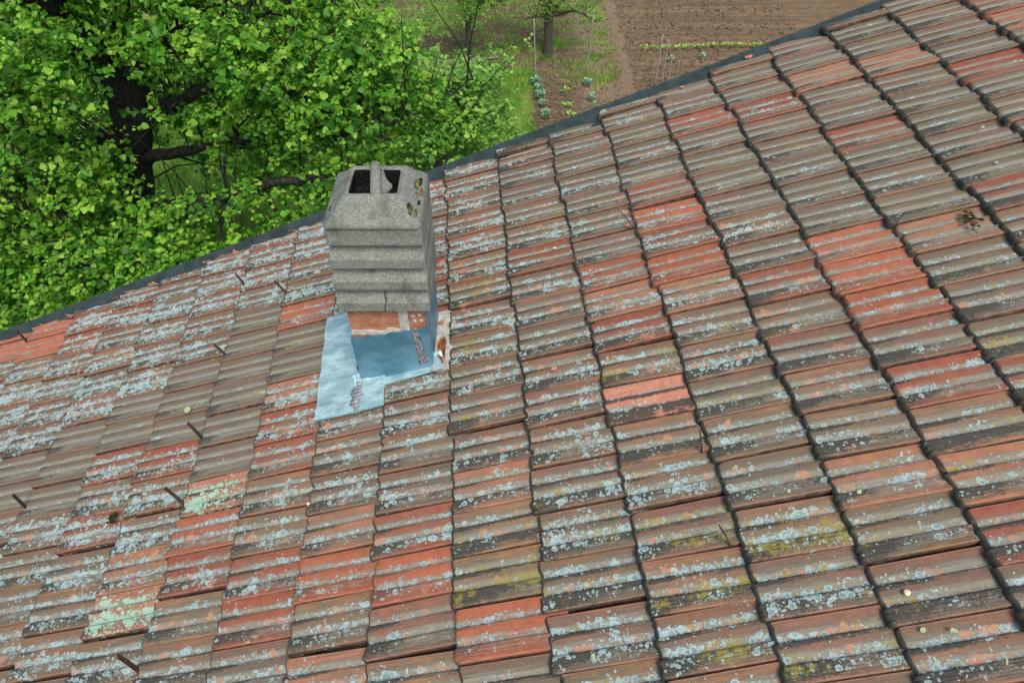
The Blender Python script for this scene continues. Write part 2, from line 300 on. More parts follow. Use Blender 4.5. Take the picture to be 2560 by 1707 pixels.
M['shard'] = mat_simple('fresh_clay_break', (0.40, 0.16, 0.085), (0.52, 0.25, 0.15), 50, 0.9, 0.2, 0.001)
M['petal'] = mat_simple('yellowed_leaf', (0.42, 0.38, 0.10), (0.52, 0.48, 0.20), 80, 0.6, 0.3, 0.0005)
M['paleleaf'] = mat_simple('pale_green_leaf', (0.33, 0.38, 0.17), (0.42, 0.47, 0.25), 80, 0.6, 0.3, 0.0005)
M['thread'] = mat_simple('pale_thread', (0.5, 0.45, 0.36), (0.6, 0.55, 0.45), 80, 0.7, 0.3, 0)
M['bark'] = mat_bark('linden_bark', (0.014, 0.014, 0.011), (0.060, 0.062, 0.050)); M['fruitbark'] = mat_bark('fruit_bark', (0.045, 0.038, 0.03), (0.12, 0.105, 0.085))
M['oldbark'] = mat_bark('old_bark', (0.04, 0.033, 0.027), (0.16, 0.13, 0.11)); M['stake'] = mat_simple('grey_wood_stake', (0.20, 0.17, 0.14), (0.36, 0.32, 0.27), 30, 0.9, 0.2, 0.001)
M['leaf'] = mat_leaf('linden_leaf', (0.032, 0.132, 0.014), (0.112, 0.325, 0.022), (0.33, 0.56, 0.065), 0.42)
M['leaf2'] = mat_leaf('shoot_leaf', (0.06, 0.20, 0.03), (0.17, 0.40, 0.06), (0.36, 0.56, 0.14), 0.42)
M['leaf3'] = mat_leaf('fruit_leaf', (0.08, 0.22, 0.03), (0.20, 0.42, 0.06), (0.36, 0.56, 0.13), 0.4)
M['bean'] = mat_leaf('bean_leaf', (0.11, 0.25, 0.12), (0.22, 0.41, 0.24), (0.40, 0.58, 0.42), 0.2)
M['lettuce'] = mat_leaf('lettuce_leaf', (0.18, 0.38, 0.05), (0.30, 0.52, 0.08), (0.46, 0.62, 0.14), 0.3)
M['grass'] = mat_leaf('grass_blade', (0.07, 0.20, 0.02), (0.20, 0.40, 0.05), (0.42, 0.54, 0.14), 0.3)
M['ground'] = mat_ground()
M['straw'] = mat_simple('dry_straw', (0.24, 0.19, 0.10), (0.42, 0.35, 0.20), 30, 0.95, 0.1, 0)
M['clod'] = mat_simple('soil_clod', (0.10, 0.075, 0.05), (0.20, 0.15, 0.105), 30, 0.98, 0.1, 0.01)

# ------------------------------------------------------------------ roof frame
RO = np.array([-0.25606075, 1.59182529, 6.43373492])          # a tile corner near the middle of the roof
TV = np.array([0.33894774, 0.02657654, 0.11212999])            # one course up the slope
BV = np.array([0.01584986, -0.19936988, -0.00065738])          # one tile along the eave, towards the camera
NV = np.array([-0.3119802, -0.02793373, 0.94967787])           # roof normal
SHIFT = 0.41248
def roofp(t, b, h=0.0): return RO + TV*t + BV*b + NV*h
def b_out(t): return -10.78 - 0.116*(t + 9.94)
house = empty('house', tuple(RO * [1, 1, 0])); 
tag(house, 'house with a weathered roof of red and grey clay tiles sloping down to the left', 'house')

# profile of a tile across its width (0 = far edge, 1 = near edge)
XS = np.array([-0.03, 0.0, 0.012, 0.05, 0.10, 0.16, 0.22, 0.28, 0.315, 0.335, 0.352, 0.375, 0.42, 0.48, 0.54, 0.60, 0.645, 0.672, 0.690, 0.708, 0.73, 0.757, 0.763, 0.775, 0.781, 0.81, 0.816, 0.828, 0.834, 0.865, 0.871, 0.883, 0.889, 0.925, 0.955, 0.970, 0.977, 0.979])
ZS = np.array([-14, -6, -1.0, 0.5, -0.6, -2.6, -4.6, -6.0, -6.2, -4.6, 0.5, 2.6, 2.2, 0.2, -2.2, -4.0, -4.4, -3.4, 2.2, 5.2, 5.8, 5.9, 4.6, 4.6, 6.0, 6.1, 4.7, 4.7, 6.2, 6.2, 4.8, 4.8, 6.3, 6.4, 6.0, 4.0, -2.0, -16.0]) * 0.0013
SS = np.array([0.10, -0.004, -0.013, -0.0125, -0.007, -0.0005, 0.007, 0.020, 0.045, 0.09, 0.16, 0.24, 0.32, 0.42])     # metres up the tile
SZ = np.array([-0.036, -0.036, -0.032, -0.019, -0.0075, -0.002, 0.0, 0.0, 0, 0, 0, 0, 0, 0])
UNDER = 2
MARK = {(5,-6):'R',(5,-5):'R',(5,-4):'R',(4,-5):'r',(3,-6):'R',(3,-8):'R',(-1,2):'R',(0,3):'R',(-2,2):'R',(-4,1):'R',(-9,-6):'R',(-10,-7):'R',(-3,-6):'R',(2,3):'k',(-4,-6):'g',(3,-9):'r',(3,-7):'r',(5,-12):'r',(4,-12):'r',(2,-6):'r',(5,-2):'r',(8,-12):'r',(6,-2):'r',(2,-4):'r',(-3,-2):'r',(-3,-1):'r',(-5,-1):'r',(-6,-1):'r',(9,-15):'r',(5,1):'r',(-8,-7):'r',(-7,-7):'r',(-7,-9):'r',(-8,-6):'r',(-9,-7):'r',(-4,-10):'r',(1,-7):'r',(7,-7):'r',(-6,1):'r',(-1,1):'r',(-3,3):'r',(-3,2):'r',(6,-10):'r',(-1,-11):'r',(-1,-7):'r',(-1,-5):'r',(9,-14):'p',(-4,2):'r',(-2,4):'p',(2,-2):'P',(5,0):'p',(-2,1):'p',(-5,2):'p',(2,-5):'p',(3,-5):'p',(7,-13):'p',(6,-6):'p',(6,-13):'p',(0,0):'p',(-3,-3):'p',(4,0):'p',(-4,0):'M',(-5,3):'M',(2,-3):'Y',(2,1):'k',(2,2):'Y',(3,1):'Y',(0,-4):'k',(0,-6):'k',(-4,-5):'g',(-4,-4):'g',(-3,-5):'g',(-3,-4):'g',(-5,-4):'g',(-5,-3):'g',(-5,-2):'g',(-4,-3):'g',(-6,-3):'g',(-6,-2):'g',(-7,-2):'g',(-7,-1):'g',(-8,0):'g',(-8,-1):'g',(-4,-2):'g',(-4,-1):'g',(-7,0):'g',(0,-5):'k',(0,-7):'k',(0,2):'k',(3,3):'k',(1,4):'k'}
def tile_look(i, r, tr):
    """clay colour, wear (lichen, film, yellow, black), mint"""
    m = MARK.get((i, r)); u = tr.random
    b = r + SHIFT*i + 0.5; t = i + 0.5
    # lichens are thick towards the lower left and the gable, thin high on the right
    dens = 0.47 + 0.035*(-t) + 0.022*(-b - 3) if t < 1 else 0.50 - 0.050*(t - 1) + 0.012*b
    dens = min(max(dens + 0.02 + (0.15 if (t < -1 and b < -4.5) else 0), 0.10), 0.74) + u()*0.16 - 0.08
    clay = np.array([0.265, 0.124, 0.070]) * (0.85 + 0.3*u()) ; clay[1] *= 0.85 + 0.35*u()
    film = 0.54 + 0.26*u(); yel = 0.12 + 0.20*u() + (0.10 if t > 0 and b > -4 else 0); black = (0.60 + 0.68*u())*(0.82 if t < -0.5 else 1.0)
    if t > 2 and b < -4: film += 0.12; black *= 0.6
    mint = 0.0
    if m is None and u() < 0.13: film -= 0.16
    if m == 'R': clay = np.array([0.34, 0.106, 0.054])*(0.85 + 0.28*u()); film = 0.25 + 0.14*u(); dens = min(dens, 0.36); black = 0.25; yel = 0.0
    elif m == 'r': clay = np.array([0.28, 0.080, 0.045])*(0.85 + 0.3*u()); film = 0.38 + 0.14*u(); yel *= 0.4; black *= 0.7
    elif m == 'p': clay = np.array([0.35, 0.155, 0.085]); film = 0.46; black *= 0.6
    elif m == 'P': clay = np.array([0.48, 0.21, 0.13]); film = 0.05; dens = 0.22; black = 1.6; yel = 0
    elif m == 'M': clay = np.array([0.36, 0.165, 0.10]); film = 0.30; dens = 0.84; mint = 1.0; yel = 0.35
    elif m == 'Y': yel = 0.50; film = 0.55
    elif m == 'g': clay = np.array([0.20, 0.12, 0.085]); film = 0.66; dens = 0.10; yel = 0.30; black = 0.35
    elif m == 'k': black = 1.0; film = 0.62; yel = 0.5
    if i <= -9 and b < -9.0: clay = np.array([0.40, 0.13, 0.072]); film = 0.2; dens = 0.05; yel = 0; black = 0.05
    return clay, (dens, max(film, 0), yel, black), mint, m
class TileMesh:
    def __init__(s): s.V = []; s.F = []; s.UV = []; s.C = []; s.W = []; s.Mi = []; s.n = 0
    def add(s, V, F, uv, c, wv, mint):
        s.V.append(V); s.F.append(F + s.n); s.n += len(V); k = len(V)
        s.UV.append(uv); s.C.append(np.tile(c, (k, 1))); s.W.append(np.tile(wv, (k, 1))); s.Mi.append(np.full(k, mint))
    def build(s, name, parent):
        V = np.concatenate(s.V); F = np.concatenate(s.F); me = bpy.data.meshes.new(name)
        me.vertices.add(len(V)); me.vertices.foreach_set('co', V.ravel())
        me.loops.add(F.size); me.loops.foreach_set('vertex_index', F.ravel().astype(np.int32))
        me.polygons.add(len(F)); me.polygons.foreach_set('loop_start', np.arange(0, F.size, 4, dtype=np.int32)); me.polygons.foreach_set('loop_total', np.full(len(F), 4, dtype=np.int32))
        me.update(calc_edges=True)
        uv = me.uv_layers.new(name='tile'); uv.data.foreach_set('uv', np.concatenate(s.UV)[F.ravel()].ravel())
        for nm, dat in (('tcol', s.C), ('twear', s.W)):
            a = me.color_attributes.new(nm, 'FLOAT_COLOR', 'POINT'); a.data.foreach_set('color', np.concatenate(dat).astype(np.float32).ravel())
        a = me.attributes.new('tmint', 'FLOAT', 'POINT'); a.data.foreach_set('value', np.concatenate(s.Mi).astype(np.float32))
        me.polygons.foreach_set('use_smooth', [True]*len(F)); me.validate(); me.update()
        o = link(name, me, M['tile'], parent)
        sm = o.modifiers.new('edges', 'EDGE_SPLIT'); sm.split_angle = R(38)
        return o
TL = 0.358; TW = 0.2
def make_tile(tm, i, r, tr, bmin=None, bmax=None, tmax=None, raise_=0.0, xr=None, s_cut=None):
    clay, wv, mint, mk = tile_look(i, r, tr); g = tr.gauss
    jb, jt, jh, ja, jtilt = g(0, .020), g(0, .016), g(0, .0024), g(0, .013), g(0, .0018)
    if mk in ('R', 'P'): jh += 0.002
    xs = XS; zs = ZS
    if xr: k = (XS >= xr[0]) & (XS <= xr[1]); xs = XS[k]; zs = ZS[k]
    S, X = np.meshgrid(SS, xs, indexing='ij'); Z = np.tile(zs, (len(SS), 1)); SZt = np.tile(SZ[:, None], (1, len(xs)))
    amp = np.ones(len(SS)); amp[:UNDER+1] = 0.30; amp[3] = 0.8; H = Z*amp[:, None]
    # pan floors lift and round off just behind the lip
    blend = np.exp(-(S/0.020)**2)*0.35; H = H*(1 - blend) + blend*(-0.0005)
    Hh = H + SZt - 0.0275*S/TL*(1 + jtilt*20) - 0.003 + jh + raise_
    V = []; wn = rng.normal(0, 1, S.shape)
    edge = (np.arange(len(SS)) > UNDER)[:, None] & (np.arange(len(SS)) < 7)[:, None]
    # wavering, chipped lip
    lipw = np.interp(xs, np.linspace(-0.05, 1, 12), rng.normal(0, 0.0016, 12)); chip = np.interp(xs, np.linspace(-0.05, 1, 18), np.maximum(0, rng.normal(-0.8, 1.1, 18))*0.006)
    Sx = S + lipw[None, :] + np.where(edge, chip[None, :], 0)
    Hh = Hh + wn*0.00035 - np.where(edge, chip[None, :]*0.5, 0)
    # rounded plan corners
    Sx = Sx - np.where((np.arange(len(SS)) < 8)[:, None], np.clip(zs + 0.002, -0.008, 0.010)[None, :]*0.5 + np.repeat(rng.normal(0, 0.0016, (len(xs) + 2)//3), 3)[None, :len(xs)], 0)
    cr = np.exp(-((X - xs[0])/0.035)**2)*0.006 + np.exp(-((X - xs[-1])/0.03)**2)*0.005
    Sx = Sx + cr*np.exp(-(S/0.03))
    bb = r + SHIFT*i + jb + X + ja*(Sx/TW)
    tt = i + jt + Sx/TL
    if bmin is not None: bb = np.maximum(bb, bmin(tt) if callable(bmin) else bmin)
    if bmax is not None: bb = np.minimum(bb, bmax)
    if tmax is not None: tt = np.minimum(tt, tmax)
    sag = 0.006*np.sin(tt*0.55 + 0.4)*np.sin(bb*0.21 + 1.0) + 0.0025*np.sin(bb*0.9 + i*1.7)
    V = RO + tt[..., None]*TV + bb[..., None]*BV + (Hh + sag)[..., None]*NV
    ns, nx = S.shape; idx = np.arange(ns*nx).reshape(ns, nx)
    F = np.stack([idx[:-1, :-1], idx[:-1, 1:], idx[1:, 1:], idx[1:, :-1]], -1).reshape(-1, 4)
    Vf = V.reshape(-1, 3)
    # drop faces squeezed flat by a cut
    a = Vf[F]; ar = np.linalg.norm(np.cross(a[:, 2] - a[:, 0], a[:, 3] - a[:, 1]), axis=1); F = F[ar > 1e-8]
    uv = np.stack([np.maximum(S, 0)/TL, X], -1).reshape(-1, 2)
    uv[:, 0] = np.where(np.repeat(np.arange(ns) <= 4, nx), 0.0, uv[:, 0])
    tm.add(Vf, F, uv, (*clay, tr.random()), wv, mint); return mk
def in_view(t, b, mx=620, my=700):
    p = roofp(t, b) - np.array([0, 0, 9.0]); a = R(47.3); dn = -math.sin(a)*p[1] - math.cos(a)*p[2]; fw = math.cos(a)*p[1] - math.sin(a)*p[2]
    if fw < 0.3: return False
    x = 1280 + p[0]/fw*1706; y = 853 + dn/fw*1706
    return -mx < x < 2560 + mx*3 and -300 < y < 1707 + my
SPECIAL = {'R': 'bright orange-red tile with few lichens', 'P': 'pale orange tile blotched with black stains', 'M': 'orange tile crusted with mint green lichen', 'g': None}
for i in range(-15, 18):
    tm = TileMesh(); runs = []; specials = []; tr = random.Random(1000 + i)
    def gap():
        global tm
        if tm.n: runs.append(tm); tm = TileMesh()
    edge_off = 0.22 + 0.12*tr.random() + (0.20 if i < 0 else 0)
    strip = (i % 2 == 1) and i > 0
    rmin = int(math.floor(b_out(i) - SHIFT*i)) - 1
    for r in range(rmin, 12):
        b0 = r + SHIFT*i; b1 = b0 + 1.0; bc = b0 + 0.5; tr2 = random.Random(i*977 + r*31 + 5)
        lim = b_out(i + 0.5) + edge_off + (0.42 if strip else 0)
        if b1 < lim + 0.12: continue
        if not in_view(i + 0.5, bc): gap(); continue
        bmin = None; bmax = None
        if b0 < lim:
            ragged = 0.10 if i < 0 else 0.03; ph = tr2.random()*6
            bmin = (lambda L: (lambda tt: L + ragged*np.sin(tt*9 + ph)*np.sin(tt*23) - 0.116*(tt - i - 0.5)))(lim)
        if i == -2 and bc < -2.9 and bc > -5.7: gap(); continue
        if i == -1:
            if b1 > -5.05 and b1 < -3.2: 
                if b0 < -5.05: bmax = -5.0
                else: gap(); continue
            elif b0 < -3.05 and b1 > -3.2: bmin = -3.05
        mk = MARK.get((i, r))
        if SPECIAL.get(mk):
            t1 = TileMesh(); make_tile(t1, i, r, tr2, bmin, bmax); gap(); specials.append((t1, mk, len(runs)))
        else: make_tile(tm, i, r, tr2, bmin, bmax)
    gap()
    if not runs: continue
    tm = runs[0]
    if strip:          # narrow cut strip closing the course along the gable
        L = b_out(i + 0.5) + 0.30; tr2 = random.Random(i*5)
        rr = L - SHIFT*i - 0.60
        make_tile(tm, i, rr, tr2, None, None, None, 0.012, (0.63, 1.0))
    cs_ = [q.build('tile_course', house) for q in runs]
    for t1, mk, kr in specials:
        c = cs_[max(0, min(kr, len(cs_)) - 1)]
        o = t1.build('replacement_tile' if mk == 'R' else 'stained_tile', c); o['label'] = SPECIAL[mk]
        o.matrix_parent_inverse = Matrix()

# deck under the tiles, gable wall, verge flashing
def quad_slab(name, pts, hv, mat, parent):
    mb = MB(); lo = [p - NV*hv for p in pts]; mb.loft([lo, pts]); return mb.build(name, mat, parent)
T0, T1, B1 = -15.5, 19.5, 13.0
quad_slab('roof_deck', [roofp(T0, B1, -0.062), roofp(T1, B1, -0.062), roofp(T1, b_out(T1) + 0.12, -0.062), roofp(T0, b_out(T0) + 0.12, -0.062)], 0.10, M['deck'], house)
mb = MB(); w0 = roofp(T0 + 1, b_out(T0 + 1) + 0.55, -0.17); w1 = roofp(T1, b_out(T1) + 0.55, -0.17); wi = BV/np.linalg.norm(BV)*0.3
P8 = [w0*[1, 1, 0], w1*[1, 1, 0], w1, w0]; P8b = [(w0 + wi)*[1, 1, 0], (w1 + wi)*[1, 1, 0], w1 + wi, w0 + wi]
mb.loft([P8, P8b]); mb.build('gable_wall', M['wall'], house)
mb = MB()     # folded metal verge: hem, flat top, drop
rings = []
for k in range(13):
    t = T0 + (T1 - T0)*k/12; bo = b_out(t) + 0.02*math.sin(k*2.1)
    prof = [(-0.10, -0.16), (0.0, 0.004), (0.05, 0.010), (0.10, 0.002), (0.55, -0.034), (1.10, -0.046), (1.10, -0.052), (0.5, -0.042), (0.10, -0.006), (0.03, -0.004), (-0.06, -0.165)]
    rings.append([roofp(t, bo + b, h) for b, h in prof])
mb.loft(rings); mb.build('verge_flashing', M['edge'], house)
for tj in (2.93, -4.1, 8.9, -11): 
    mb = MB(); rg = []
    for dt in (-0.05, 0.05):
        rg.append([roofp(tj + dt, b_out(tj) + b, h + 0.0035) for b, h in [(-0.10, -0.16), (-0.005, 0.006), (0.05, 0.012), (0.10, 0.004), (0.55, -0.032), (0.55, -0.038), (0.1, -0.002), (0.0, 0.0), (-0.09, -0.165)]])
    mb.loft(rg); mb.build('flashing_joint', M['edge'], house)
# broken slivers of tile and mortar pushed under the flashing
mb = MB()
for k in range(46):
    t = random.uniform(-9.5, 7.5) if k > 30 else random.uniform(-9, -3); b = b_out(t) + random.uniform(0.34, 0.62); s_ = random.uniform(0.006, 0.020)
    c0 = roofp(t, b, random.uniform(-0.022, -0.008)); q = [c0 + np.array([random.uniform(-1, 1)*s_*2.2, random.uniform(-1, 1)*s_, random.uniform(-.4, .4)*s_]) for _ in range(4)]
    up = [p + NV*random.uniform(.3, .8)*s_ for p in q]; mb.loft([q, up])
mb.build('edge_rubble', M['rubble'], house)['kind'] = 'stuff'

# upright iron snow hooks
for (t, b, al, hh) in [(-3.947,-8.964,-0.004,0.096),(-2.972,-7.839,0.013,0.117),(-3.954,-5.964,0.008,0.091),(-4.014,-3.075,-0.02,0.121),(-8.992,-9.739,-0.03,0.108),(-6.994,-2.289,-0.052,0.121),(-4.009,-1.103,-0.016,0.14),(-3.999,2.812,-0.054,0.164),(2.943,-6.142,0.045,0.11),(2.898,2.812,0.025,0.156),(2.903,0.857,-0.008,0.135)]:
    mb = MB(); bt = TV/np.linalg.norm(TV); bn = BV/np.linalg.norm(BV); wd = 0.010 if t < 0 else 0.006
    ax = bn if t < 0 else bn
    base_ = roofp(t - 0.008, b, -0.025); tip = roofp(t - 0.008, b, 0) - bt*al + NV*hh
    sec = lambda c, k=1.0: [c + ax*wd*k + bt*.002, c - ax*wd*k + bt*.002, c - ax*wd*k - bt*.002, c + ax*wd*k - bt*.002]
    ml = (base_ + tip)/2 + bt*0.002
    mb.loft([sec(base_), sec(ml), sec(tip, 0.9)]); foot = roofp(t - 0.008, b, -0.022)
    mb.loft([sec(foot), sec(foot + bt*0.10)]) if False else None
    mb.build('snow_hook', M['rust'], house)

# ------------------------------------------------------------------ chimney
def rr(cx, cy, hx, hy, r, z, n=5, tz=0.0):
    out = []
    for sx, sy, a0 in ((1, 1, 0), (-1, 1, 90), (-1, -1, 180), (1, -1, 270)):
        for k in range(n + 1):
            a = R(a0 + 90*k/n); out.append((cx + sx*(hx - r) + math.cos(a)*r, cy + sy*(hy - r) + math.sin(a)*r, z + tz*0))
    return out
def dense(sections, step=0.012):
    out = [sections[0]]
    for a, b in zip(sections[:-1], sections[1:]):
        L = max(np.linalg.norm(np.array(a[k]) - np.array(b[k])) for k in range(0, len(a), 6)); n = max(1, int(L/step))
        for i in range(1, n + 1): out.append([tuple(np.array(p)*(1 - i/n) + np.array(q)*i/n) for p, q in zip(a, b)])
    return out
def rough(me, amt, fr=40):
    from mathutils import noise
    for v in me.vertices:
        n_ = noise.noise_vector(v.co*fr)*amt + noise.noise_vector(v.co*fr*3.1)*amt*0.6; v.co += n_
stack = MB(); stack.box((-0.765, 2.243, 5.95), (-0.402, 2.575, 6.86))
chim = stack.build('chimney', M['brick'], house); chim['label'] = 'chimney of stacked louvred concrete blocks on a brick and sheet metal base'; 
def cpart(mb, name, mat, smooth=False, label=None):
    o = mb.build(name, mat, None, smooth); o.parent = chim
    o.matrix_parent_inverse = Matrix()
    if label: o['label'] = label
    return o
zb = [6.818, 6.943, 7.066, 7.188]; 
for k, z in enumerate(zb):
    cx = -0.579 + 0.004*k; hx = 0.210 - 0.0035*k; yf = 2.198 + 0.004*k; yb_ = 2.585; top = (zb[k+1] if k < 3 else 7.285)
    S_ = []
    def sec(z_, fo, si=0.0, r=0.016): y0 = yf + fo; S_.append(rr(cx, (y0 + yb_)/2, hx - si, (yb_ - y0)/2, r, z_, 6))
    sec(z, 0.040, 0.004, .01); sec(z, 0.002, 0.001, .007); sec(z + 0.003, 0.0, 0, .007); sec(z + 0.050, 0.0005, 0, .007); sec(z + 0.056, 0.006, 0, .008); sec(z + 0.074, 0.026, 0.002, .01)
    if k < 3: sec(z + 0.10, 0.037, 0.003, .01); sec(top + 0.004, 0.040, 0.003, .01)
    else: sec(7.285, 0.006, 0.002)
    if k == 3: S_ = S_[:3]; sec(7.252, 0.0); sec(7.275, 0.002); sec(7.288, 0.006, 0.002)
    m_ = MB(); m_.loft(dense(S_), k < 3, k < 3); me = m_.mesh('louvre_block', True); rough(me, 0.0012, 60)
    o = link('louvre_block', me, M['concrete']); o.parent = chim; o.matrix_parent_inverse = Matrix()
    es = o.modifiers.new('edges', 'EDGE_SPLIT'); es.split_angle = R(28)
    if k == 0: o['label'] = 'lowest louvred block, split by a vertical crack'
# hood with two openings
S_ = [rr(-0.567, 2.390, 0.198, 0.192, 0.018, 7.286, 6), rr(-0.567, 2.390, 0.199, 0.192, 0.02, 7.296, 6), rr(-0.561, 2.396, 0.155, 0.146, 0.018, 7.338, 6), rr(-0.558, 2.400, 0.126, 0.119, 0.018, 7.370, 6), rr(-0.557, 2.401, 0.121, 0.113, 0.018, 7.376, 6), rr(-0.558, 2.402, 0.114, 0.104, 0.02, 7.378, 6), rr(-0.565, 2.404, 0.103, 0.092, 0.016, 7.376, 6), rr(-0.567, 2.404, 0.099, 0.086, 0.014, 7.370, 6)]
m_ = MB(); m_.loft(dense(S_), False, False); me = m_.mesh('hood', True); rough(me, 0.002)
hood = link('hood', me, M['concrete']); hood.parent = chim; hood.matrix_parent_inverse = Matrix(); hood['label'] = 'sloped concrete top with an open flue'
m_ = MB(); m_.loft([rr(-0.567, 2.404, 0.1005, 0.0875, 0.014, 7.371, 6), rr(-0.562, 2.404, 0.105, 0.095, 0.02, 7.34, 6), rr(-0.570, 2.400, 0.11, 0.11, 0.02, 7.292, 6), rr(-0.570, 2.400, 0.11, 0.11, 0.02, 7.198, 6)], False, True); cpart(m_, 'flue_lining', M['soot'], True)
m_ = MB(); Sb = []
for y, z, k in ((2.266, 7.338, 0.35), (2.272, 7.362, 0.8), (2.294, 7.386, 1.0), (2.315, 7.394, 1.0), (2.36, 7.398, 1.0), (2.44, 7.402, 1.0), (2.50, 7.404, 1.0), (2.522, 7.398, 0.85), (2.529, 7.386, 0.4)):
    cx = -0.549 - (y - 2.29)*0.13; rg = []
    for a in range(0, 13):
        an = math.pi*a/12; rg.append((cx + 0.0225*k*math.cos(an), y, z - 0.02 + 0.02*k*math.sin(an)))
    rg += [(cx - 0.0225*k, y, z - 0.075*k), (cx + 0.0225*k, y, z - 0.075*k)]; Sb.append(rg)
m_.loft(Sb); me = m_.mesh('cap_bar', True); rough(me, 0.0012); o = link('cap_bar', me, M['concrete']); o.parent = chim; o.matrix_parent_inverse = Matrix(); o['label'] = 'rounded concrete bar across the flue'
m_ = MB()
for (a, b) in [(1, 0)]:
    Sd = []
    for y, k in ((2.315, 0.30), (2.345, 0.46), (2.375, 0.80), (2.395, 1.0), (2.415, 0.95), (2.44, 0.60), (2.475, 0.35), (2.50, 0.3)):
        cx = -0.558; Sd.append([(cx + 0.060*k, y, 7.348), (cx + 0.045*k, y, 7.366), (cx - 0.022*k, y, 7.366), (cx - 0.030*k, y, 7.348), (cx - 0.03*k, y, 7.30), (cx + 0.035*k, y, 7.30)])
    m_.loft(dense(Sd))
me = m_.mesh('flue_web', False); rough(me, 0.002); o = link('flue_web', me, M['concrete']); o.parent = chim; o.matrix_parent_inverse = Matrix()
# crack in the lowest block
m_ = MB(); pts = [(-0.560, 2.222, 6.944), (-0.566, 2.214, 6.905), (-0.562, 2.203, 6.880), (-0.571, 2.1975, 6.850), (-0.574, 2.1965, 6.816)]
for p, q in zip(pts[:-1], pts[1:]): m_.loft([[(p[0]-.0016, p[1]-.002, p[2]), (p[0]+.0016, p[1]-.002, p[2]), (p[0]+.0016, p[1]+.004, p[2]), (p[0]-.0016, p[1]+.004, p[2])], [(q[0]-.0016, q[1]-.002, q[2]), (q[0]+.0016, q[1]-.002, q[2]), (q[0]+.0016, q[1]+.004, q[2]), (q[0]-.0016, q[1]+.004, q[2])]])
cpart(m_, 'crack', M['soot'])
# moss cushions on the right slope of the hood
from mathutils import noise as mnoise
def blob(c, r, sx=1, sy=1, sz=1, n=10):
    vs = []; fs = []
    for i in range(n + 1):
        th = math.pi*i/n
        for j in range(n):
            ph = 2*math.pi*j/n; p = Vector((math.sin(th)*math.cos(ph)*sx, math.sin(th)*math.sin(ph)*sy, math.cos(th)*sz))
            p *= r*(1 + 0.35*mnoise.noise(p*2.3 + Vector(c)*30)); vs.append(tuple(Vector(c) + p))
    for i in range(n):
        for j in range(n): fs.append((i*n + j, (i+1)*n + j, (i+1)*n + (j+1) % n, i*n + (j+1) % n))
    return vs, fs
for c, r, sx, sy, sz, mt in [((-0.404, 2.256, 7.338), .020, .6, 1, .9, 'moss'), ((-0.388, 2.254, 7.318), .020, .6, 1, .9, 'moss'), ((-0.374, 2.245, 7.300), .015, .6, 1, .8, 'moss'), ((-0.413, 2.272, 7.352), .013, 1, 1, .6, 'darkmoss'), ((-0.393, 2.43, 7.348), .017, .8, 1.3, .8, 'moss'), ((-0.392, 2.37, 7.335), .011, 1, 1, .6, 'moss'), ((-0.380, 2.33, 7.322), .010, 1, 1.3, .6, 'darkmoss'), ((-0.374, 2.41, 7.320), .010, 1, 1.6, .6, 'rustred'), ((-0.378, 2.28, 7.300), .009, 1, 1.8, .6, 'darkmoss'), ((-0.385, 2.47, 7.33), .012, 1, 1.6, .7, 'darkmoss'), ((-0.739, 2.30, 7.315), .009, 1, 1.6, .7, 'darkmoss'), ((-0.752, 2.24, 7.30), .010, 1, 1.6, .7, 'darkmoss')]:
    m_ = MB(); m_.add(*blob((c[0] - 0.005, c[1], c[2] - 0.004), r*1.15, sx*0.6, sy*1.25, sz*0.8, 14)); cpart(m_, 'moss_cushion', M[mt], True)
# brickwork details
m_ = MB(); rnd = random.Random(3)
def ragged(x0, x1, z0, z1, y, th, n, am):
    top = [(x0 + (x1-x0)*k/n, y, z1 + rnd.uniform(-am, am)) for k in range(n+1)]; bot = [(x0 + (x1-x0)*k/n, y, z0 + rnd.uniform(-am, am)) for k in range(n+1)]
    ring = bot + top[::-1]; return [[(p[0], p[1] - th, p[2]) for p in ring], ring]
m_.loft(ragged(-0.764, -0.52, 6.624, 6.652, 2.2445, 0.009, 10, 0.006)); m_.loft(ragged(-0.528, -0.483, 6.655, 6.825, 2.2445, 0.010, 5, 0.005)); m_.loft(ragged(-0.60, -0.49, 6.640, 6.664, 2.2445, 0.007, 6, 0.004))
cpart(m_, 'mortar', M['mortar'])
m_ = MB(); m_.loft(ragged(-0.481, -0.404, 6.69, 6.825, 2.2445, 0.004, 4, 0.002)); cpart(m_, 'hollow_brick', M['brick'])
m_ = MB()
for x, z in ((-0.462, 6.745), (-0.430, 6.75), (-0.457, 6.712), (-0.424, 6.715), (-0.46, 6.785), (-0.428, 6.79)): m_.add(*blob((x, 2.240, z), 0.0105, 1, 0.35, 1, 8))
cpart(m_, 'mortar_plug', M['mortar'], True)
# zinc upstand round the stack, front edge rising to the right
m_ = MB(); yz = 2.238; N_ = 12
fr = []
for k in range(N_ + 1):
    x = -0.772 + (0.375)*k/N_; ztop = 6.598 + (x + 0.772)/0.375*0.082 + 0.003*math.sin(k*2.2); fr.append((x, ztop))
def sheet(pts_top, pts_bot, off):   # thin closed sheet
    n = len(pts_top); A = list(pts_top) + list(reversed(pts_bot)); m_.loft([A, [tuple(np.array(p) + np.array(off)) for p in A]])
def zroof(x, y):   # roof surface height at x, y
    return RO[2] - (NV[0]*(x - RO[0]) + NV[1]*(y - RO[1]))/NV[2]
for k in range(N_):
    pass
rows = []
for j in range(9):
    f_ = j/8; row = []
    for k, (x, zt) in enumerate(fr):
        z0 = zroof(x, yz) - 0.03; curl = 0.030*max(0, 1 - f_*4)**2
        row.append((x, yz - 0.003 - curl + 0.0012*math.sin(k*1.3 + j), z0 + (zt - z0)*f_))
    rows.append(row)
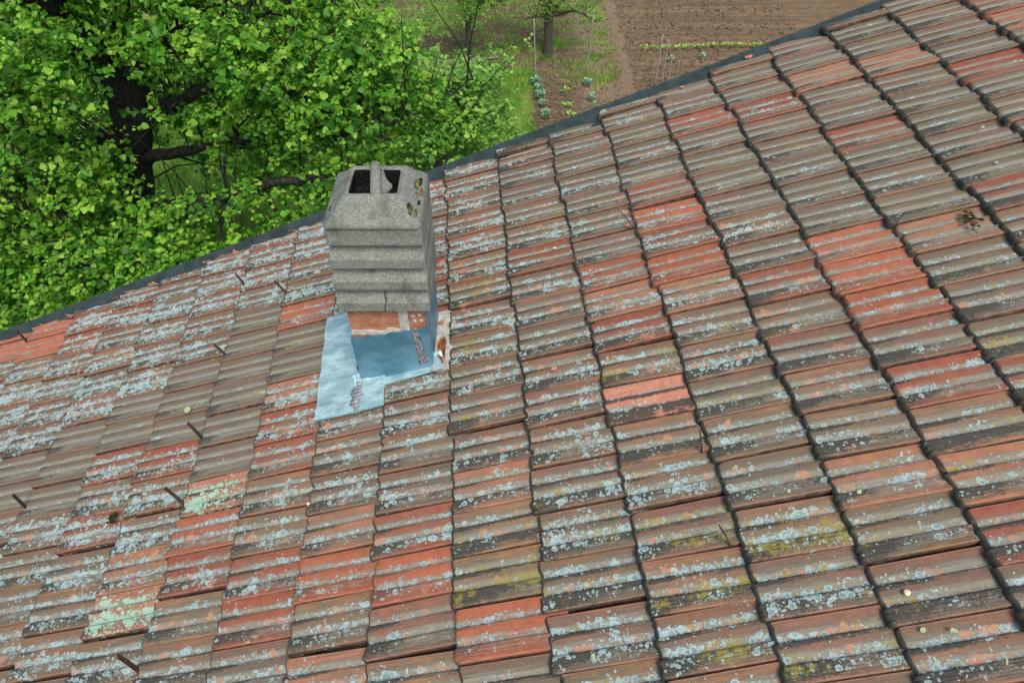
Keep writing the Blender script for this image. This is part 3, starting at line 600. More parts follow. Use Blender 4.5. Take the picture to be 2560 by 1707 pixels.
vs = [p for r_ in rows for p in r_] + [(p[0], p[1] + 0.002, p[2]) for r_ in rows for p in r_]; nn = len(fr); tot_ = nn*9; fs = []
for j in range(8):
    for k in range(nn - 1):
        a = j*nn + k; fs.append((a, a + 1, a + nn + 1, a + nn)); fs.append((tot_ + a, tot_ + a + nn, tot_ + a + nn + 1, tot_ + a + 1))
m_.add(vs, fs)
yb2 = 2.58
m_.box((-0.400, 2.234, 6.20), (-0.393, yb2, 6.815)); m_.box((-0.776, 2.234, 6.10), (-0.768, yb2, 6.60)); m_.box((-0.776, yb2, 6.1), (-0.393, yb2 + 0.006, 6.75))
cpart(m_, 'metal_upstand', M['zinc_dark'], False, 'blue-grey sheet metal wrapped round the chimney foot')
m_ = MB(); rg = []
for z, x0, x1 in ((6.672, -0.478, -0.448), (6.60, -0.476, -0.440), (6.52, -0.468, -0.430), (6.45, -0.462, -0.418), (6.42, -0.468, -0.404), (6.40, -0.455, -0.41)):
    rg.append([(x0 + rnd.uniform(-.004, .004), 2.231, z), (x1 + rnd.uniform(-.004, .004), 2.231, z), (x1, 2.2355, z), (x0, 2.2355, z)])
m_.loft(rg); cpart(m_, 'tar_smear', M['tar'], False, 'dark tar smear down the metal corner')
# apron sheets lying on the tiles
def apron(inside, t0, t1, b0, b1, hfun, name, mat, nt_=34, nb=60, thick=0.0016):
    V = []; idx = {}; F = []
    for a in range(nt_ + 1):
        for b in range(nb + 1):
            t = t0 + (t1 - t0)*a/nt_; bb = b0 + (b1 - b0)*b/nb; t, bb = inside(t, bb); idx[(a, b)] = len(V); V.append(roofp(t, bb, hfun(t, bb)))
    n0 = len(V); V += [p - NV*thick for p in V]
    for a in range(nt_):
        for b in range(nb):
            q = (idx[(a, b)], idx[(a, b+1)], idx[(a+1, b+1)], idx[(a+1, b)]); F.append(q); F.append(tuple(n0 + k for k in reversed(q)))
    for a in range(nt_): 
        for b in (0, nb): F.append((idx[(a, b)], idx[(a+1, b)], idx[(a+1, b)] + n0, idx[(a, b)] + n0))
    for b in range(nb):
        for a in (0, nt_): F.append((idx[(a, b)], idx[(a, b+1)], idx[(a, b+1)] + n0, idx[(a, b)] + n0))
    mm = MB(); mm.add(V, F); return cpart(mm, name, mat, True)
def wav(t, b): return 0.0035*math.sin(b*6.0 + t) + 0.003*mnoise.noise(Vector((t*5, b*2.2, 1))) + 0.0015*mnoise.noise(Vector((t*14, b*9, 4)))
def left_shape(t, b):
    f = (b + 6.15)/(3.75); tl = -2.09 + 0.04*f; x = (t + 2.09)/0.69; return tl + x*(0.69), b + (0.0 if f < .9 else 0) + (0.08*x - 0.04)*1
apron(left_shape, -2.09, -1.385, -6.15, -2.40, lambda t, b: 0.006 + wav(t, b) + (0.03*max(0, (t + 1.50)/0.10)**2 if b < -3.5 else 0.0), 'metal_apron', M['zinc']) ['label'] = 'pale galvanised sheet on the tiles left of the chimney'
apron(lambda t, b: (t, b), -1.46, -0.985, -3.50, -2.37, lambda t, b: 0.008 + wav(t, b) + 0.028*max(0, (-3.22 - b)/0.25)**2, 'metal_apron', M['zinc'], 22, 24)
apron(lambda t, b: (t, b), -1.04, -0.10, -3.52, -3.02, lambda t, b: 0.002 + wav(t, b)*0.6 + 0.03*max(0, (-3.25 - b)/0.25)**2, 'metal_apron', M['zinc'], 30, 12)
apron(lambda t, b: (t, b), -0.27, 0.02, -5.15, -3.02, lambda t, b: -0.016 + wav(t, b) + 0.03*max(0, (-0.17 - t)/0.10)**2, 'metal_apron', M['mortar'], 12, 40)
m_ = MB()
for k in range(9):
    z_ = k/8; c0 = roofp(-1.41 + 0.03*math.sin(k*1.9), -3.35 + 0.95*z_, 0.014 + wav(-1.4, -3.35 + 0.95*z_)); wdt = (0.010 + 0.018*math.sin(z_*math.pi)) * rnd.uniform(.8, 1.2)
    m_.v += [] ; 
    if k: m_.loft([[pc - TV/0.358*pw, pc + TV/0.358*pw, pc + TV/0.358*pw + NV*.002, pc - TV/0.358*pw + NV*.002], [c0 - TV/0.358*wdt, c0 + TV/0.358*wdt, c0 + TV/0.358*wdt + NV*.002, c0 - TV/0.358*wdt + NV*.002]])
    pc, pw = c0, wdt
M['sealant'] = mat_simple('old_sealant', (0.20, 0.20, 0.20), (0.34, 0.35, 0.34), 40, 0.9, 0.2, 0.003)
cpart(m_, 'sealant_smear', M['sealant'], True)

# ------------------------------------------------------------------ loose things on the roof
def solo(name, mb, mat, label, cat, smooth=True, group=None, loc=None):
    V = np.array(mb.v); c = V.mean(0); mb.v = [tuple(p) for p in V - c]; me = mb.mesh(name, smooth)
    o = link(name, me, mat); o.location = tuple(c); return tag(o, label, cat, group)
SHELLS = [((1.722, -6.198), 0.010, 'small cream snail shell high on the roof right of the chimney'), ((-1.982, -0.139), 0.010, 'small tan snail shell on a tile corner below the metal sheet'), ((4.197, 4.189), 0.0135, 'largest cream snail shell, on the nearest tiles at lower right')]
for (t, b), r, lb in SHELLS:
    m_ = MB(); c = roofp(t, b, r*0.6 - 0.008); vs = []; 
    rings = []
    for k in range(40):      # coiled tube
        a = k*0.36; rad = r*0.62*(1 - k/46); tr_ = r*0.52*(1 - k/44); p = c + np.array([math.cos(a)*rad*0.8, math.sin(a)*rad*0.8, r*0.75*k/40])
        rings.append([p + np.array([math.cos(a)*math.cos(q)*tr_, math.sin(a)*math.cos(q)*tr_, math.sin(q)*tr_]) for q in [2*math.pi*j/8 for j in range(8)]])
    m_.loft(rings); solo('snail_shell', m_, M['shell'], lb, 'snail shell')
m_ = MB(); c = roofp(-0.116, -3.674, 0.0)
for k in range(12):
    q = [c + TV*random.uniform(-.07, .07) + BV*random.uniform(-.40, .35) + NV*random.uniform(-.01, .02) for _ in range(4)]; m_.loft([q, [p + NV*0.004 for p in q]])
m_.tube([roofp(-0.14, -3.6, 0.0), roofp(-0.12, -3.35, 0.01), roofp(-0.11, -3.2, 0.005)], 0.006, 6)
solo('crumpled_scrap', m_, M['rustred'], 'crumpled rusty brown scrap in the gutter between chimney and tiles', 'scrap metal', False)
for (t, b), s_, lb in [((0.243, -6.341), 0.030, 'orange broken tile chip on the lichened tile right of the chimney'), ((1.436, -2.074), 0.022, 'small orange tile chip above the black-stained pale tile'), ((5.674, -12.18), 0.036, 'thin red tile shard standing against the edge flashing at top right'), ((-0.12, -4.65), 0.022, 'round orange tile chip at the top of the channel beside the chimney')]:
    m_ = MB(); c = roofp(t, b, 0.004); n = 7; rg = [c + TV/0.358*math.cos(2*math.pi*k/n)*s_*random.uniform(.6, 1) + BV/0.2*math.sin(2*math.pi*k/n)*s_*random.uniform(.35, .6) for k in range(n)]
    m_.loft([rg, [p + NV*0.006 for p in rg]]); solo('tile_shard', m_, M['shard'], lb, 'tile shard', False)
m_ = MB()
for k in range(22): m_.add(*blob(tuple(roofp(6.756 + random.gauss(0, .045), -3.076 + random.gauss(0, .11), 0.0)), random.uniform(.003, .009), 1.5, 1, .45, 7))
for k in range(9):
    c = roofp(6.756 + random.gauss(0, .07), -3.076 + random.gauss(0, .16), 0.006); e = TV/0.358*random.uniform(-.03, .03) + BV/0.2*random.uniform(-.03, .03); m_.tube([c - e, c + e*0.2 + NV*.004, c + e], [.0016, .0016, .001], 5)
solo('moss_clump', m_, M['darkmoss'], 'dark clump of moss and debris on a tile near the right edge', 'moss')
m_ = MB()
for k in range(22): m_.add(*blob(tuple(roofp(-5.158 + random.gauss(0, .035), -1.167 + random.gauss(0, .07), -0.002)), random.uniform(.005, .010), 1.3, 1, .6, 7))
solo('moss_clump', m_, M['darkmoss'], 'dark green moss tuft between tiles at lower left', 'moss')
m_ = MB(); m_.tube([roofp(t, b, 0.006) for t, b in [(-4.462, 0.53), (-4.40, 0.62), (-4.30, 0.69), (-4.191, 0.711), (-4.10, 0.65), (-4.032, 0.551)]], 0.0013, 5)
solo('thread', m_, M['thread'], 'pale curved thread lying across an orange tile at lower left', 'thread')
LV = [(4.201,2.409,'round pale green leaf on the grey tile near the right edge, larger of two'),(3.588,2.111,'small round pale green leaf left of the larger round one on the right tiles'),(4.184,4.754,'round yellow-green leaf at the bottom right, left of a yellow sliver'),(4.411,4.836,'upright yellow leaf sliver right of a round leaf at bottom right'),(4.661,5.361,'yellow-green leaf at the bottom right corner of the roof'),(1.366,4.253,'oval lime green leaf on the dark tile at the bottom centre'),(7.659,-5.833,'pale round leaf on the grey tiles at the upper right edge'),(7.456,-4.534,'tiny yellow leaf near the right edge below the pale round leaf'),(5.679,-5.015,'yellow leaf just above the bright red tiles at right'),(6.032,-6.398,'pale yellow leaf on the upper right tiles'),(-4.379,-4.128,'large pale mint leaf on the smooth grey tiles left of the metal sheet'),(0.963,-6.234,'dark green leaf stuck in the joint right of the chimney, lower one'),(1.561,-7.167,'dark green leaf in the joint right of the chimney, upper one'),(-3.22,-8.313,'thin yellow leaf near the iron hooks left of the chimney'),(-4.148,-5.834,'orange leaf beside the iron hook on the lichened tiles'),(1.349,0.048,'yellow leaf on the tiles at the centre'),(-4.174,-0.783,'small yellow leaf left of the mint crusted tile'),(-2.744,-1.34,'yellow leaf on the tiles below the metal sheet'),(-3.46,-2.038,'thin yellow leaf on the dark red tiles'),(5.233,-9.381,'pale yellow leaf high on the right tiles')]
for t, b, lb in LV:
    big = any(w_ in lb for w_ in ('round', 'oval', 'mint', 'larger')); dk = 'dark green' in lb; s_ = 0.0095 if big else 0.009
    if 'mint' in lb: s_ = 0.026
    if 'tiny' in lb or 'small' in lb: s_ = 0.008
    m_ = MB(); c = roofp(t, b, 0.004); a = random.uniform(0, 3); e = 0.75 if big else 0.32; n = 10
    u_ = TV/0.358*math.cos(a) + BV/0.2*math.sin(a); v_ = -TV/0.358*math.sin(a) + BV/0.2*math.cos(a)
    rg = [c + u_*math.cos(2*math.pi*k/n)*s_ + v_*math.sin(2*math.pi*k/n)*s_*e + NV*0.001*math.cos(4*math.pi*k/n) for k in range(n)]
    m_.loft([rg, [p + NV*0.0008 for p in rg]])
    solo('fallen_leaf', m_, M['darkmoss'] if dk else (M['paleleaf'] if big else M['petal']), lb, 'fallen leaf', smooth=False, group='leaves fallen on the roof tiles')

# ------------------------------------------------------------------ ground
def grid_ground():
    n = 150; xs = np.concatenate([np.linspace(-120, -14, 12, endpoint=False), np.linspace(-14, 16, 160), np.linspace(17, 140, 12)]); ys = np.concatenate([np.linspace(-60, 8, 12, endpoint=False), np.linspace(8, 34, 190), np.linspace(35, 260, 16)])
    X, Y = np.meshgrid(xs, ys, indexing='ij'); Z = np.zeros_like(X)
    m = (X > -14) & (X < 16) & (Y > 8) & (Y < 34)
    Z[m] = 0.02*rng.normal(0, 1, m.sum())*((X[m] > 0.4) | (Y[m] > 19)) - 0.02
    Z += np.where((X > 3.35) & m, 0.03*np.sin(Y*5.2) - 0.04, 0) + np.where((np.abs(X - 3.32) < 0.18) & m, 0.05, 0)
    V = np.stack([X, Y, Z], -1).reshape(-1, 3); a, b = X.shape; idx = np.arange(a*b).reshape(a, b)
    F = np.stack([idx[:-1, :-1], idx[1:, :-1], idx[1:, 1:], idx[:-1, 1:]], -1).reshape(-1, 4)
    me = bpy.data.meshes.new('ground'); me.from_pydata(V.tolist(), [], F.tolist()); me.polygons.foreach_set('use_smooth', [True]*len(F)); me.update(); return me
gr = link('ground', grid_ground(), M['ground']); tag(gr, 'brown garden soil with a green lawn and a tilled plot', None, None, 'structure'); 

def leafmesh(name, pts, dirs, ups, size, colv, shape='heart'):
    """one mesh of many folded leaves. pts, dirs, ups: (n,3)"""
    n = len(pts)
    if shape == 'heart': O = np.array([(0, 0), (.10, .42), (.45, .52), (.80, .28), (1.05, 0), (.80, -.28), (.45, -.52), (.10, -.42)])
    else: O = np.array([(0, 0), (.2, .16), (.5, .22), (.8, .12), (1.0, 0), (.8, -.12), (.5, -.22), (.2, -.16)])
    fold = np.array([0, .12, .16, .06, -.10, .06, .16, .12]) 
    side = np.cross(ups, dirs); side /= np.linalg.norm(side, axis=1)[:, None] + 1e-9; upv = np.cross(dirs, side)
    k = np.random.default_rng(5).uniform(0.3, 1.6, n)
    V = pts[:, None, :] + size[:, None, None]*(dirs[:, None, :]*O[None, :, 0, None] + side[:, None, :]*O[None, :, 1, None] + upv[:, None, :]*(fold[None, :, None]*k[:, None, None]))
    V = V.reshape(-1, 3); base = (np.arange(n)*8)[:, None]
    Fa = base + np.array([[0, 4, 3, 2]]), base + np.array([[0, 2, 1, 0]]); 
    q = np.concatenate([base + np.array([[0, 4, 3, 2]]), base + np.array([[0, 6, 5, 4]])]); tr3 = np.concatenate([base + np.array([[0, 2, 1]]), base + np.array([[0, 7, 6]])])
    me = bpy.data.meshes.new(name); me.vertices.add(len(V)); me.vertices.foreach_set('co', V.ravel())
    li = np.concatenate([q.ravel(), tr3.ravel()]).astype(np.int32); me.loops.add(len(li)); me.loops.foreach_set('vertex_index', li)
    st = np.concatenate([np.arange(len(q))*4, len(q)*4 + np.arange(len(tr3))*3]).astype(np.int32); me.polygons.add(len(st)); me.polygons.foreach_set('loop_start', st)
    me.polygons.foreach_set('loop_total', np.concatenate([np.full(len(q), 4), np.full(len(tr3), 3)]).astype(np.int32)); me.update(calc_edges=True)
    a = me.attributes.new('lcol', 'FLOAT', 'POINT'); a.data.foreach_set('value', np.repeat(colv, 8).astype(np.float32)); me.validate(); return me
def unit(v): return v/(np.linalg.norm(v, axis=-1, keepdims=True) + 1e-9)
def sprigs(centers, per, length, size, g, droop=0.35, up=0.3, cv=(0.45, 0.22), shape='heart'):
    """leaves set along short twigs starting at the centres. returns leaf arrays + twig segments"""
    n = len(centers); ax = unit(g.normal(0, 1, (n, 3))*[1, 1, 0.6] + [0, 0, up]); L = length*g.uniform(.6, 1.3, n)
    P = []; D = []; U = []; S = []; C = []
    base = np.clip(g.normal(cv[0], cv[1]*0.8, n) + 0.35*np.array([mnoise.noise(Vector(c*2.3 + 3)) for c in centers]), 0, 1)
    for k in range(per):
        f = (k + g.uniform(0, 1, n))/per; p = centers + ax*(L*f)[:, None]
        d = unit(ax*0.4 + unit(g.normal(0, 1, (n, 3)))*[1, 1, .5] + [0, 0, -droop]); u = unit(np.tile([0, -0.35, 1.0], (n, 1)) + g.normal(0, .38, (n, 3)) + d*0.1)
        P.append(p + d*0.02); D.append(d); U.append(u); S.append(size*g.uniform(.55, 1.15, n)*(1.0 - 0.35*f)); C.append(np.clip(base + g.normal(0, cv[1], n) + f*0.18, 0, 1))
    return [np.concatenate(q) for q in (P, D, U, S, C)] + [[(centers[i], centers[i] + ax[i]*L[i]) for i in range(n)]]
def in_blobs(blobs, n, g, shell=0.0):
    w_ = np.array([b[1][0]*b[1][1]*b[1][2]*b[2] for b in blobs]); ch = g.choice(len(blobs), n, p=w_/w_.sum()); out = unit(g.normal(0, 1, (n, 3)))*(g.uniform(shell, 1, (n, 1))**(1/3))
    return np.array([blobs[c][0] for c in ch]) + out*np.array([blobs[c][1] for c in ch])

# ------------------------------------------------------------------ linden
LIMBS = {'trunk': ([(-6.1,8.35,-0.1),(-5.95,8.3,1.5),(-5.59,8.3,2.92),(-5.37,8.3,3.54),(-5.12,8.3,4.16),(-4.93,8.3,4.67),(-4.79,8.3,5.1),(-4.75,8.3,5.4)], [.48,.38,.30,.27,.25,.25,.23,.15]),
 'up1': ([(-4.79,8.3,5.05),(-4.7,8.4,5.54),(-4.72,8.6,5.75),(-4.81,9.0,6.01),(-4.9,9.2,7.0),(-5.0,9.3,8.5)], [.16,.13,.12,.11,.09,.03]),
 'up2': ([(-4.93,8.3,4.7),(-5.03,8.1,5.29),(-5.05,8.0,5.62),(-5.09,7.8,6.01),(-5.11,7.6,6.44),(-5.3,7.6,7.6)], [.26,.22,.20,.18,.15,.04]),
 'right1': ([(-4.80,8.3,4.8),(-4.50,8.25,5.2),(-4.29,8.2,5.34),(-4.02,8.1,5.51),(-3.69,8.0,5.67),(-3.42,7.9,5.7),(-3.05,7.8,5.79),(-2.61,7.7,6.0),(-2.0,7.7,6.3)], [.14,.10,.085,.075,.065,.055,.045,.03,.012]),
 'right2': ([(-4.98,8.3,4.25),(-4.39,8.0,4.67),(-3.93,7.8,4.95),(-3.35,7.6,5.21),(-3.04,7.5,5.37),(-2.69,7.4,5.27),(-2.4,7.3,5.17),(-2.09,7.2,5.06),(-1.8,7.2,4.85),(-1.41,7.2,4.7)], [.14,.10,.075,.062,.055,.052,.046,.04,.03,.015]),
 'low': ([(-5.55,8.3,2.95),(-4.66,7.6,3.43),(-3.63,7.0,3.99),(-3.17,6.9,4.22),(-2.71,6.8,4.4),(-2.43,6.8,4.41),(-2.09,6.8,4.47),(-1.64,6.9,4.46)], [.13,.09,.07,.06,.052,.046,.035,.014]),
 'mid': ([(-5.25,8.3,3.73),(-4.41,8.0,4.04),(-3.68,7.8,4.34),(-3.03,7.6,4.53),(-2.48,7.5,4.61),(-2.08,7.4,4.61),(-1.51,7.4,4.89)], [.10,.07,.055,.045,.04,.032,.014]),
 'left1': ([(-5.40,8.3,3.44),(-5.39,7.6,3.87),(-5.49,7.0,3.87),(-5.39,6.6,4.08),(-5.6,6.3,4.16),(-5.86,6.0,4.39)], [.13,.09,.07,.06,.045,.02]),
 'left2': ([(-5.12,8.3,4.1),(-5.4,7.6,4.4),(-5.4,7.0,4.92),(-5.57,6.6,5.29)], [.11,.07,.05,.02]),
 'droop': ([(-5.30,6.7,4.05),(-5.18,6.5,4.01),(-5.15,6.3,3.93),(-5.39,6.2,3.64),(-5.93,6.1,3.35)], [.04,.032,.026,.02,.012]),
 'far': ([(-1.8,7.2,4.85),(-1.29,7.2,4.96),(-0.87,7.3,5.1),(-0.45,7.4,5.34)], [.03,.022,.016,.008])}
lin = empty('linden_tree', (-6.1, 8.35, 0)); tag(lin, 'large leafy tree with a thick dark forked trunk filling the upper left beyond the roof', 'tree')
mb = MB()
def smooth_path(pts, rad, sub=5):
    P = np.array(pts, float); n = len(P); out = []; ro = []
    for i in range(n - 1):
        p0, p1, p2, p3 = P[max(i-1, 0)], P[i], P[i+1], P[min(i+2, n-1)]
        for k in range(sub):
            f = k/sub; out.append(0.5*((2*p1) + (-p0 + p2)*f + (2*p0 - 5*p1 + 4*p2 - p3)*f*f + (-p0 + 3*p1 - 3*p2 + p3)*f**3)); ro.append(rad[i]*(1 - f) + rad[i+1]*f)
    out.append(P[-1]); ro.append(rad[-1]); return out, ro
allpts = []
for k, (pts, rad) in LIMBS.items():
    pp, rr_ = smooth_path(pts, rad); pp = [p + rng.normal(0, 0.012, 3)*(0 if k == 'trunk' else 1) for p in pp]; mb.tube(pp, rr_, 14 if k == 'trunk' else 10, 0, 0.05); allpts += [p for p in pp if p[2] > 3.2]
lt = mb.build('trunk', M['bark'], lin, True)
allpts = np.array(allpts)
g = np.random.default_rng(21)
# crown volume: (centre, radii, density weight)
BL = [((-3.3, 7.6, 5.6), (1.7, 1.1, 0.9), 1.0), ((-2.0, 7.4, 5.2), (1.3, 0.9, 0.9), 1.05), ((-1.3, 7.4, 5.2), (0.65, 0.6, 0.75), 0.9), ((-0.75, 7.3, 4.7), (0.45, 0.4, 0.4), 0.5), ((-5.6, 6.7, 4.7), (1.3, 0.9, 1.1), 1.1), ((-4.6, 6.4, 3.5), (1.5, 0.8, 0.8), 1.0), ((-3.2, 6.5, 3.6), (1.5, 0.7, 0.8), 0.95),
      ((-6.6, 6.2, 4.2), (1.3, 1.0, 1.2), 1.0), ((-5.0, 6.6, 5.9), (1.2, 0.7, 0.55), 0.8), ((-2.2, 6.8, 4.1), (1.3, 0.6, 0.7), 0.9), ((-6.2, 7.6, 6.2), (1.6, 1.4, 1.3), 0.7), ((-4.4, 8.6, 6.6), (2.2, 1.3, 1.0), 0.8), ((-2.9, 8.2, 4.5), (1.5, 0.9, 0.9), 0.75), ((-5.0, 5.9, 3.2), (1.7, 0.7, 0.8), 0.9), ((-1.75, 8.0, 6.1), (0.8, 0.7, 0.5), 0.9), ((-6.5, 9.8, 4.5), (1.8, 1.2, 1.6), 0.45), ((-3.6, 9.6, 3.6), (2.0, 0.7, 1.4), 0.45), ((-4.4, 8.0, 8.3), (2.6, 2.2, 1.2), 0.3)]
cen = in_blobs([(np.array(a), np.array(b), c) for a, b, c in BL], 15500, g)
# keep the fork and the gaps around the main limbs open towards the house
def keep(c):
    d_ = c - np.array([0, 0, 9.0]); ok = np.ones(len(c), bool)
    for px, py, pz, r in ((-4.85, 8.3, 4.85, 0.34), (-4.95, 8.3, 4.4, 0.30), (-5.02, 8.1, 5.4, 0.26), (-4.4, 8.6, 4.5, 0.24), (-3.7, 8.6, 4.1, 0.26), (-4.2, 8.4, 5.2, 0.16), (-3.6, 7.8, 5.1, 0.13), (-5.4, 8.3, 3.3, 0.15), (-2.6, 8.9, 3.5, 0.25), (-3.2, 6.9, 4.22, 0.10), (-2.6, 6.8, 4.4, 0.09)):
        q = np.array([px, py, pz]) - np.array([0, 0, 9.0]); L = np.linalg.norm(q); u_ = q/L; al = c @ u_ - np.array([0, 0, 9.0]) @ u_
        dd = np.linalg.norm(d_ - al[:, None]*u_, axis=1); ok &= ~((dd < r*(0.75 + 0.5*g.random(len(c)))) & (al < L + 0.3) & (g.random(len(c)) < 0.74))
    return ok
cen = cen[keep(cen)]; cen = cen[(cen[:, 1] > 5.0)]
cn = np.array([mnoise.noise(Vector(c*1.9)) + 0.6*mnoise.noise(Vector(c*4.3 + 9)) for c in cen]); cen = cen[cn > -0.17 + g.normal(0, .05, len(cen))]
P_, D_, U_, S_l, C_l, segs = sprigs(cen, 11, 0.25, 0.070, g, 0.35, 0.35, (0.46, 0.26))
S_l = S_l*np.random.default_rng(2).uniform(0.75, 1.3, len(S_l))
lv = link('foliage', leafmesh('foliage', P_, D_, U_, S_l, C_l), M['leaf'], lin)
mb = MB(); 
for i, (a, b) in enumerate(segs):
    if i % 4: continue
    k = np.argmin(np.linalg.norm(allpts - a, axis=1)); 
    mb.tube([a, (a + b)/2 + g.normal(0, .01, 3), b], [.0045, .0035, .002], 4, cap=False)
    if i % 40 == 0:
        q = allpts[k]; m1 = q*0.6 + a*0.4 + g.normal(0, .06, 3); m2 = q*0.25 + a*0.75 + g.normal(0, .05, 3) + [0, 0, -.03]; mb.tube([q, m1, m2, a], [.016, .011, .008, .005], 5, cap=False)
for k in range(120):      # upright water sprouts
    q = allpts[g.integers(len(allpts))]; L = g.uniform(.5, 1.3); dx = g.normal(0, .22, 2); mb.tube([q, q + [dx[0]*.3, dx[1]*.3, L*.45], q + [dx[0], dx[1], L]], [.013, .009, .004], 5, cap=False)
mb.build('twigs', M['bark'], lin, True)

# ------------------------------------------------------------------ old pollarded tree beyond
old = empty('old_pollard_tree', (-1.69, 13.9, 0)); tag(old, 'old leaning tree with gnarled bark and pale green shoots over the lawn', 'tree')
mb = MB(); pp, rr_ = smooth_path([(-1.66, 13.9, -0.1), (-1.76, 13.9, 0.49), (-1.86, 13.9, 1.0), (-1.75, 13.8, 1.63), (-1.60, 13.75, 2.05), (-1.50, 13.7, 2.30)], [.26, .21, .20, .20, .22, .12]); mb.tube(pp, rr_, 14, 0, 0.14)
pp, rr_ = smooth_path([(-1.8, 13.8, 1.5), (-2.2, 13.6, 2.1), (-2.5, 13.5, 2.5)], [.15, .13, .09]); mb.tube(pp, rr_, 10, 0, 0.12)
for a, b in (((-1.8, 13.7, 1.3), (-0.9, 13.3, 1.5)), ((-1.7, 13.7, 1.8), (-1.0, 13.2, 2.2)), ((-1.75, 13.75, 1.1), (-0.7, 13.5, 1.0))):
    a = np.array(a); b = np.array(b); mb.tube([a, (a + b)/2 + [0, 0, -.06], b], [.08, .06, .04], 8, 0, 0.1)
mb.build('trunk', M['oldbark'], old, True)
g = np.random.default_rng(5); mb = MB(); cs = []
for k in range(120):
    a = g.uniform(-1.9, -0.7), g.uniform(13.0, 13.8), g.uniform(0.9, 2.0); a = np.array(a); dv = np.array([g.uniform(-.35, 1.25), g.uniform(-.5, .3), g.uniform(.4, 1.4)]); dv *= g.uniform(.5, 1.0); b = a + dv
    mb.tube([a, a + dv*.5 + g.normal(0, .03, 3), b], [.012, .008, .003], 5, cap=False)
    for f in np.linspace(0.15, 1, 9): cs.append(a + dv*f + g.normal(0, .05, 3))
mb.build('shoots', M['fruitbark'], old, True)
cs = np.array(cs + list(in_blobs([(np.array((-2.4, 13.4, 2.5)), np.array((1.0, .8, .8)), 1), (np.array((-1.1, 13.3, 1.5)), np.array((.95, .6, .6)), 1), (np.array((-0.45, 13.3, 1.1)), np.array((.8, .5, .5)), 1.3), (np.array((-1.9, 13.4, 1.2)), np.array((.8, .6, .7)), .8)], 560, g)))
P_, D_, U_, S_l, C_l, _ = sprigs(cs, 7, 0.20, 0.092, g, 0.2, 0.5, (0.55, 0.24)); link('foliage', leafmesh('foliage', P_, D_, U_, S_l, C_l), M['leaf2'], old)

# ------------------------------------------------------------------ fruit trees
def fruit_tree(x, y, h, r, lean, label, seed, limbs, blobs, ncs, sz=0.06):
    t = empty('fruit_tree', (x, y, 0)); tag(t, label, 'tree', 'young fruit trees in the garden'); g = np.random.default_rng(seed); mb = MB()
    pp, rr_ = smooth_path([(x, y, -.05), (x + lean*.3, y, h*.35), (x + lean*.6, y, h*.7), (x + lean, y, h)], [r*1.2, r, r*.95, r*1.1]); mb.tube(pp, rr_, 12, 0, 0.06)
    top = np.array([x + lean, y, h]); pts = []
    for L in limbs:
        P = [top + np.array(q) for q in [(0, 0, -.05)] + L]; n = len(P); rad = list(np.linspace(r*.6, .010, n)); pp, rr_ = smooth_path(P, rad); mb.tube(pp, rr_, 8, 0, 0.05); pts += list(pp)
    pts = np.array(pts)
    for k in range(80):
        q = pts[g.integers(len(pts))]; dv = np.array([g.normal(0, .3), g.normal(0, .3), abs(g.normal(.3, .25))]); mb.tube([q, q + dv*.5 + g.normal(0, .03, 3), q + dv], [.010, .007, .003], 4, cap=False)
    mb.build('trunk', M['fruitbark'], t, True)
    c = np.concatenate([in_blobs(blobs, ncs, g), pts[g.integers(len(pts), size=ncs//2)] + g.normal(0, .14, (ncs//2, 3)) + [0, 0, .08]])
    P_, D_, U_, S_, C_, _ = sprigs(c, 6, 0.13, sz, g, 0.1, 0.5, (0.5, 0.25), 'oval'); link('foliage', leafmesh('foliage', P_, D_, U_, S_, C_, 'oval'), M['leaf3'], t)
A = lambda *v: np.array(v, float)
fruit_tree(-1.25, 19.39, 1.25, 0.085, 0.04, 'slim fruit tree forking low, left of the two beyond the roof', 3, [[(-.25, 0, .35), (-.5, 0, .8), (-.7, 0, 1.5)], [(.25, 0, .25), (.5, .1, .5), (.3, .1, 1.0)], [(.3, -.1, .35), (.6, -.1, .38), (1.0, -.2, .45)], [(0, .2, .5), (-.1, .4, 1.4)]],
           [(A(-2.2, 19.0, 1.35), A(1.0, .6, .5), 1.6), (A(-1.0, 19.1, 1.65), A(.9, .5, .35), 1.0), (A(-0.85, 18.9, 1.12), A(.35, .25, .14), .4), (A(-1.2, 19.4, 3.0), A(1.8, 1.2, .9), 1)], 1500, .075)
fruit_tree(1.06, 19.78, 1.15, 0.13, -0.03, 'fruit tree with level side branches tied to poles, right of the two', 9, [[(-.3, -.1, -.02), (-.65, -.4, 0.0)], [(.35, -.05, .02), (.75, -.3, .18), (1.25, -.9, .12)], [(.15, 0, .6), (.2, 0, 1.5)], [(-.3, .1, .6), (-.5, .1, 1.4)], [(.6, 0, .6), (1.3, -.1, 1.3)], [(0, .3, .5), (.1, .6, 1.2)]],
           [(A(1.1, 19.6, 1.70), A(1.1, .5, .32), 1.0), (A(2.2, 19.1, 1.40), A(.6, .4, .25), .5), (A(0.3, 19.6, 1.6), A(.5, .5, .3), .8), (A(1.2, 19.8, 3.0), A(1.6, 1.1, .8), 1)], 800, .075)

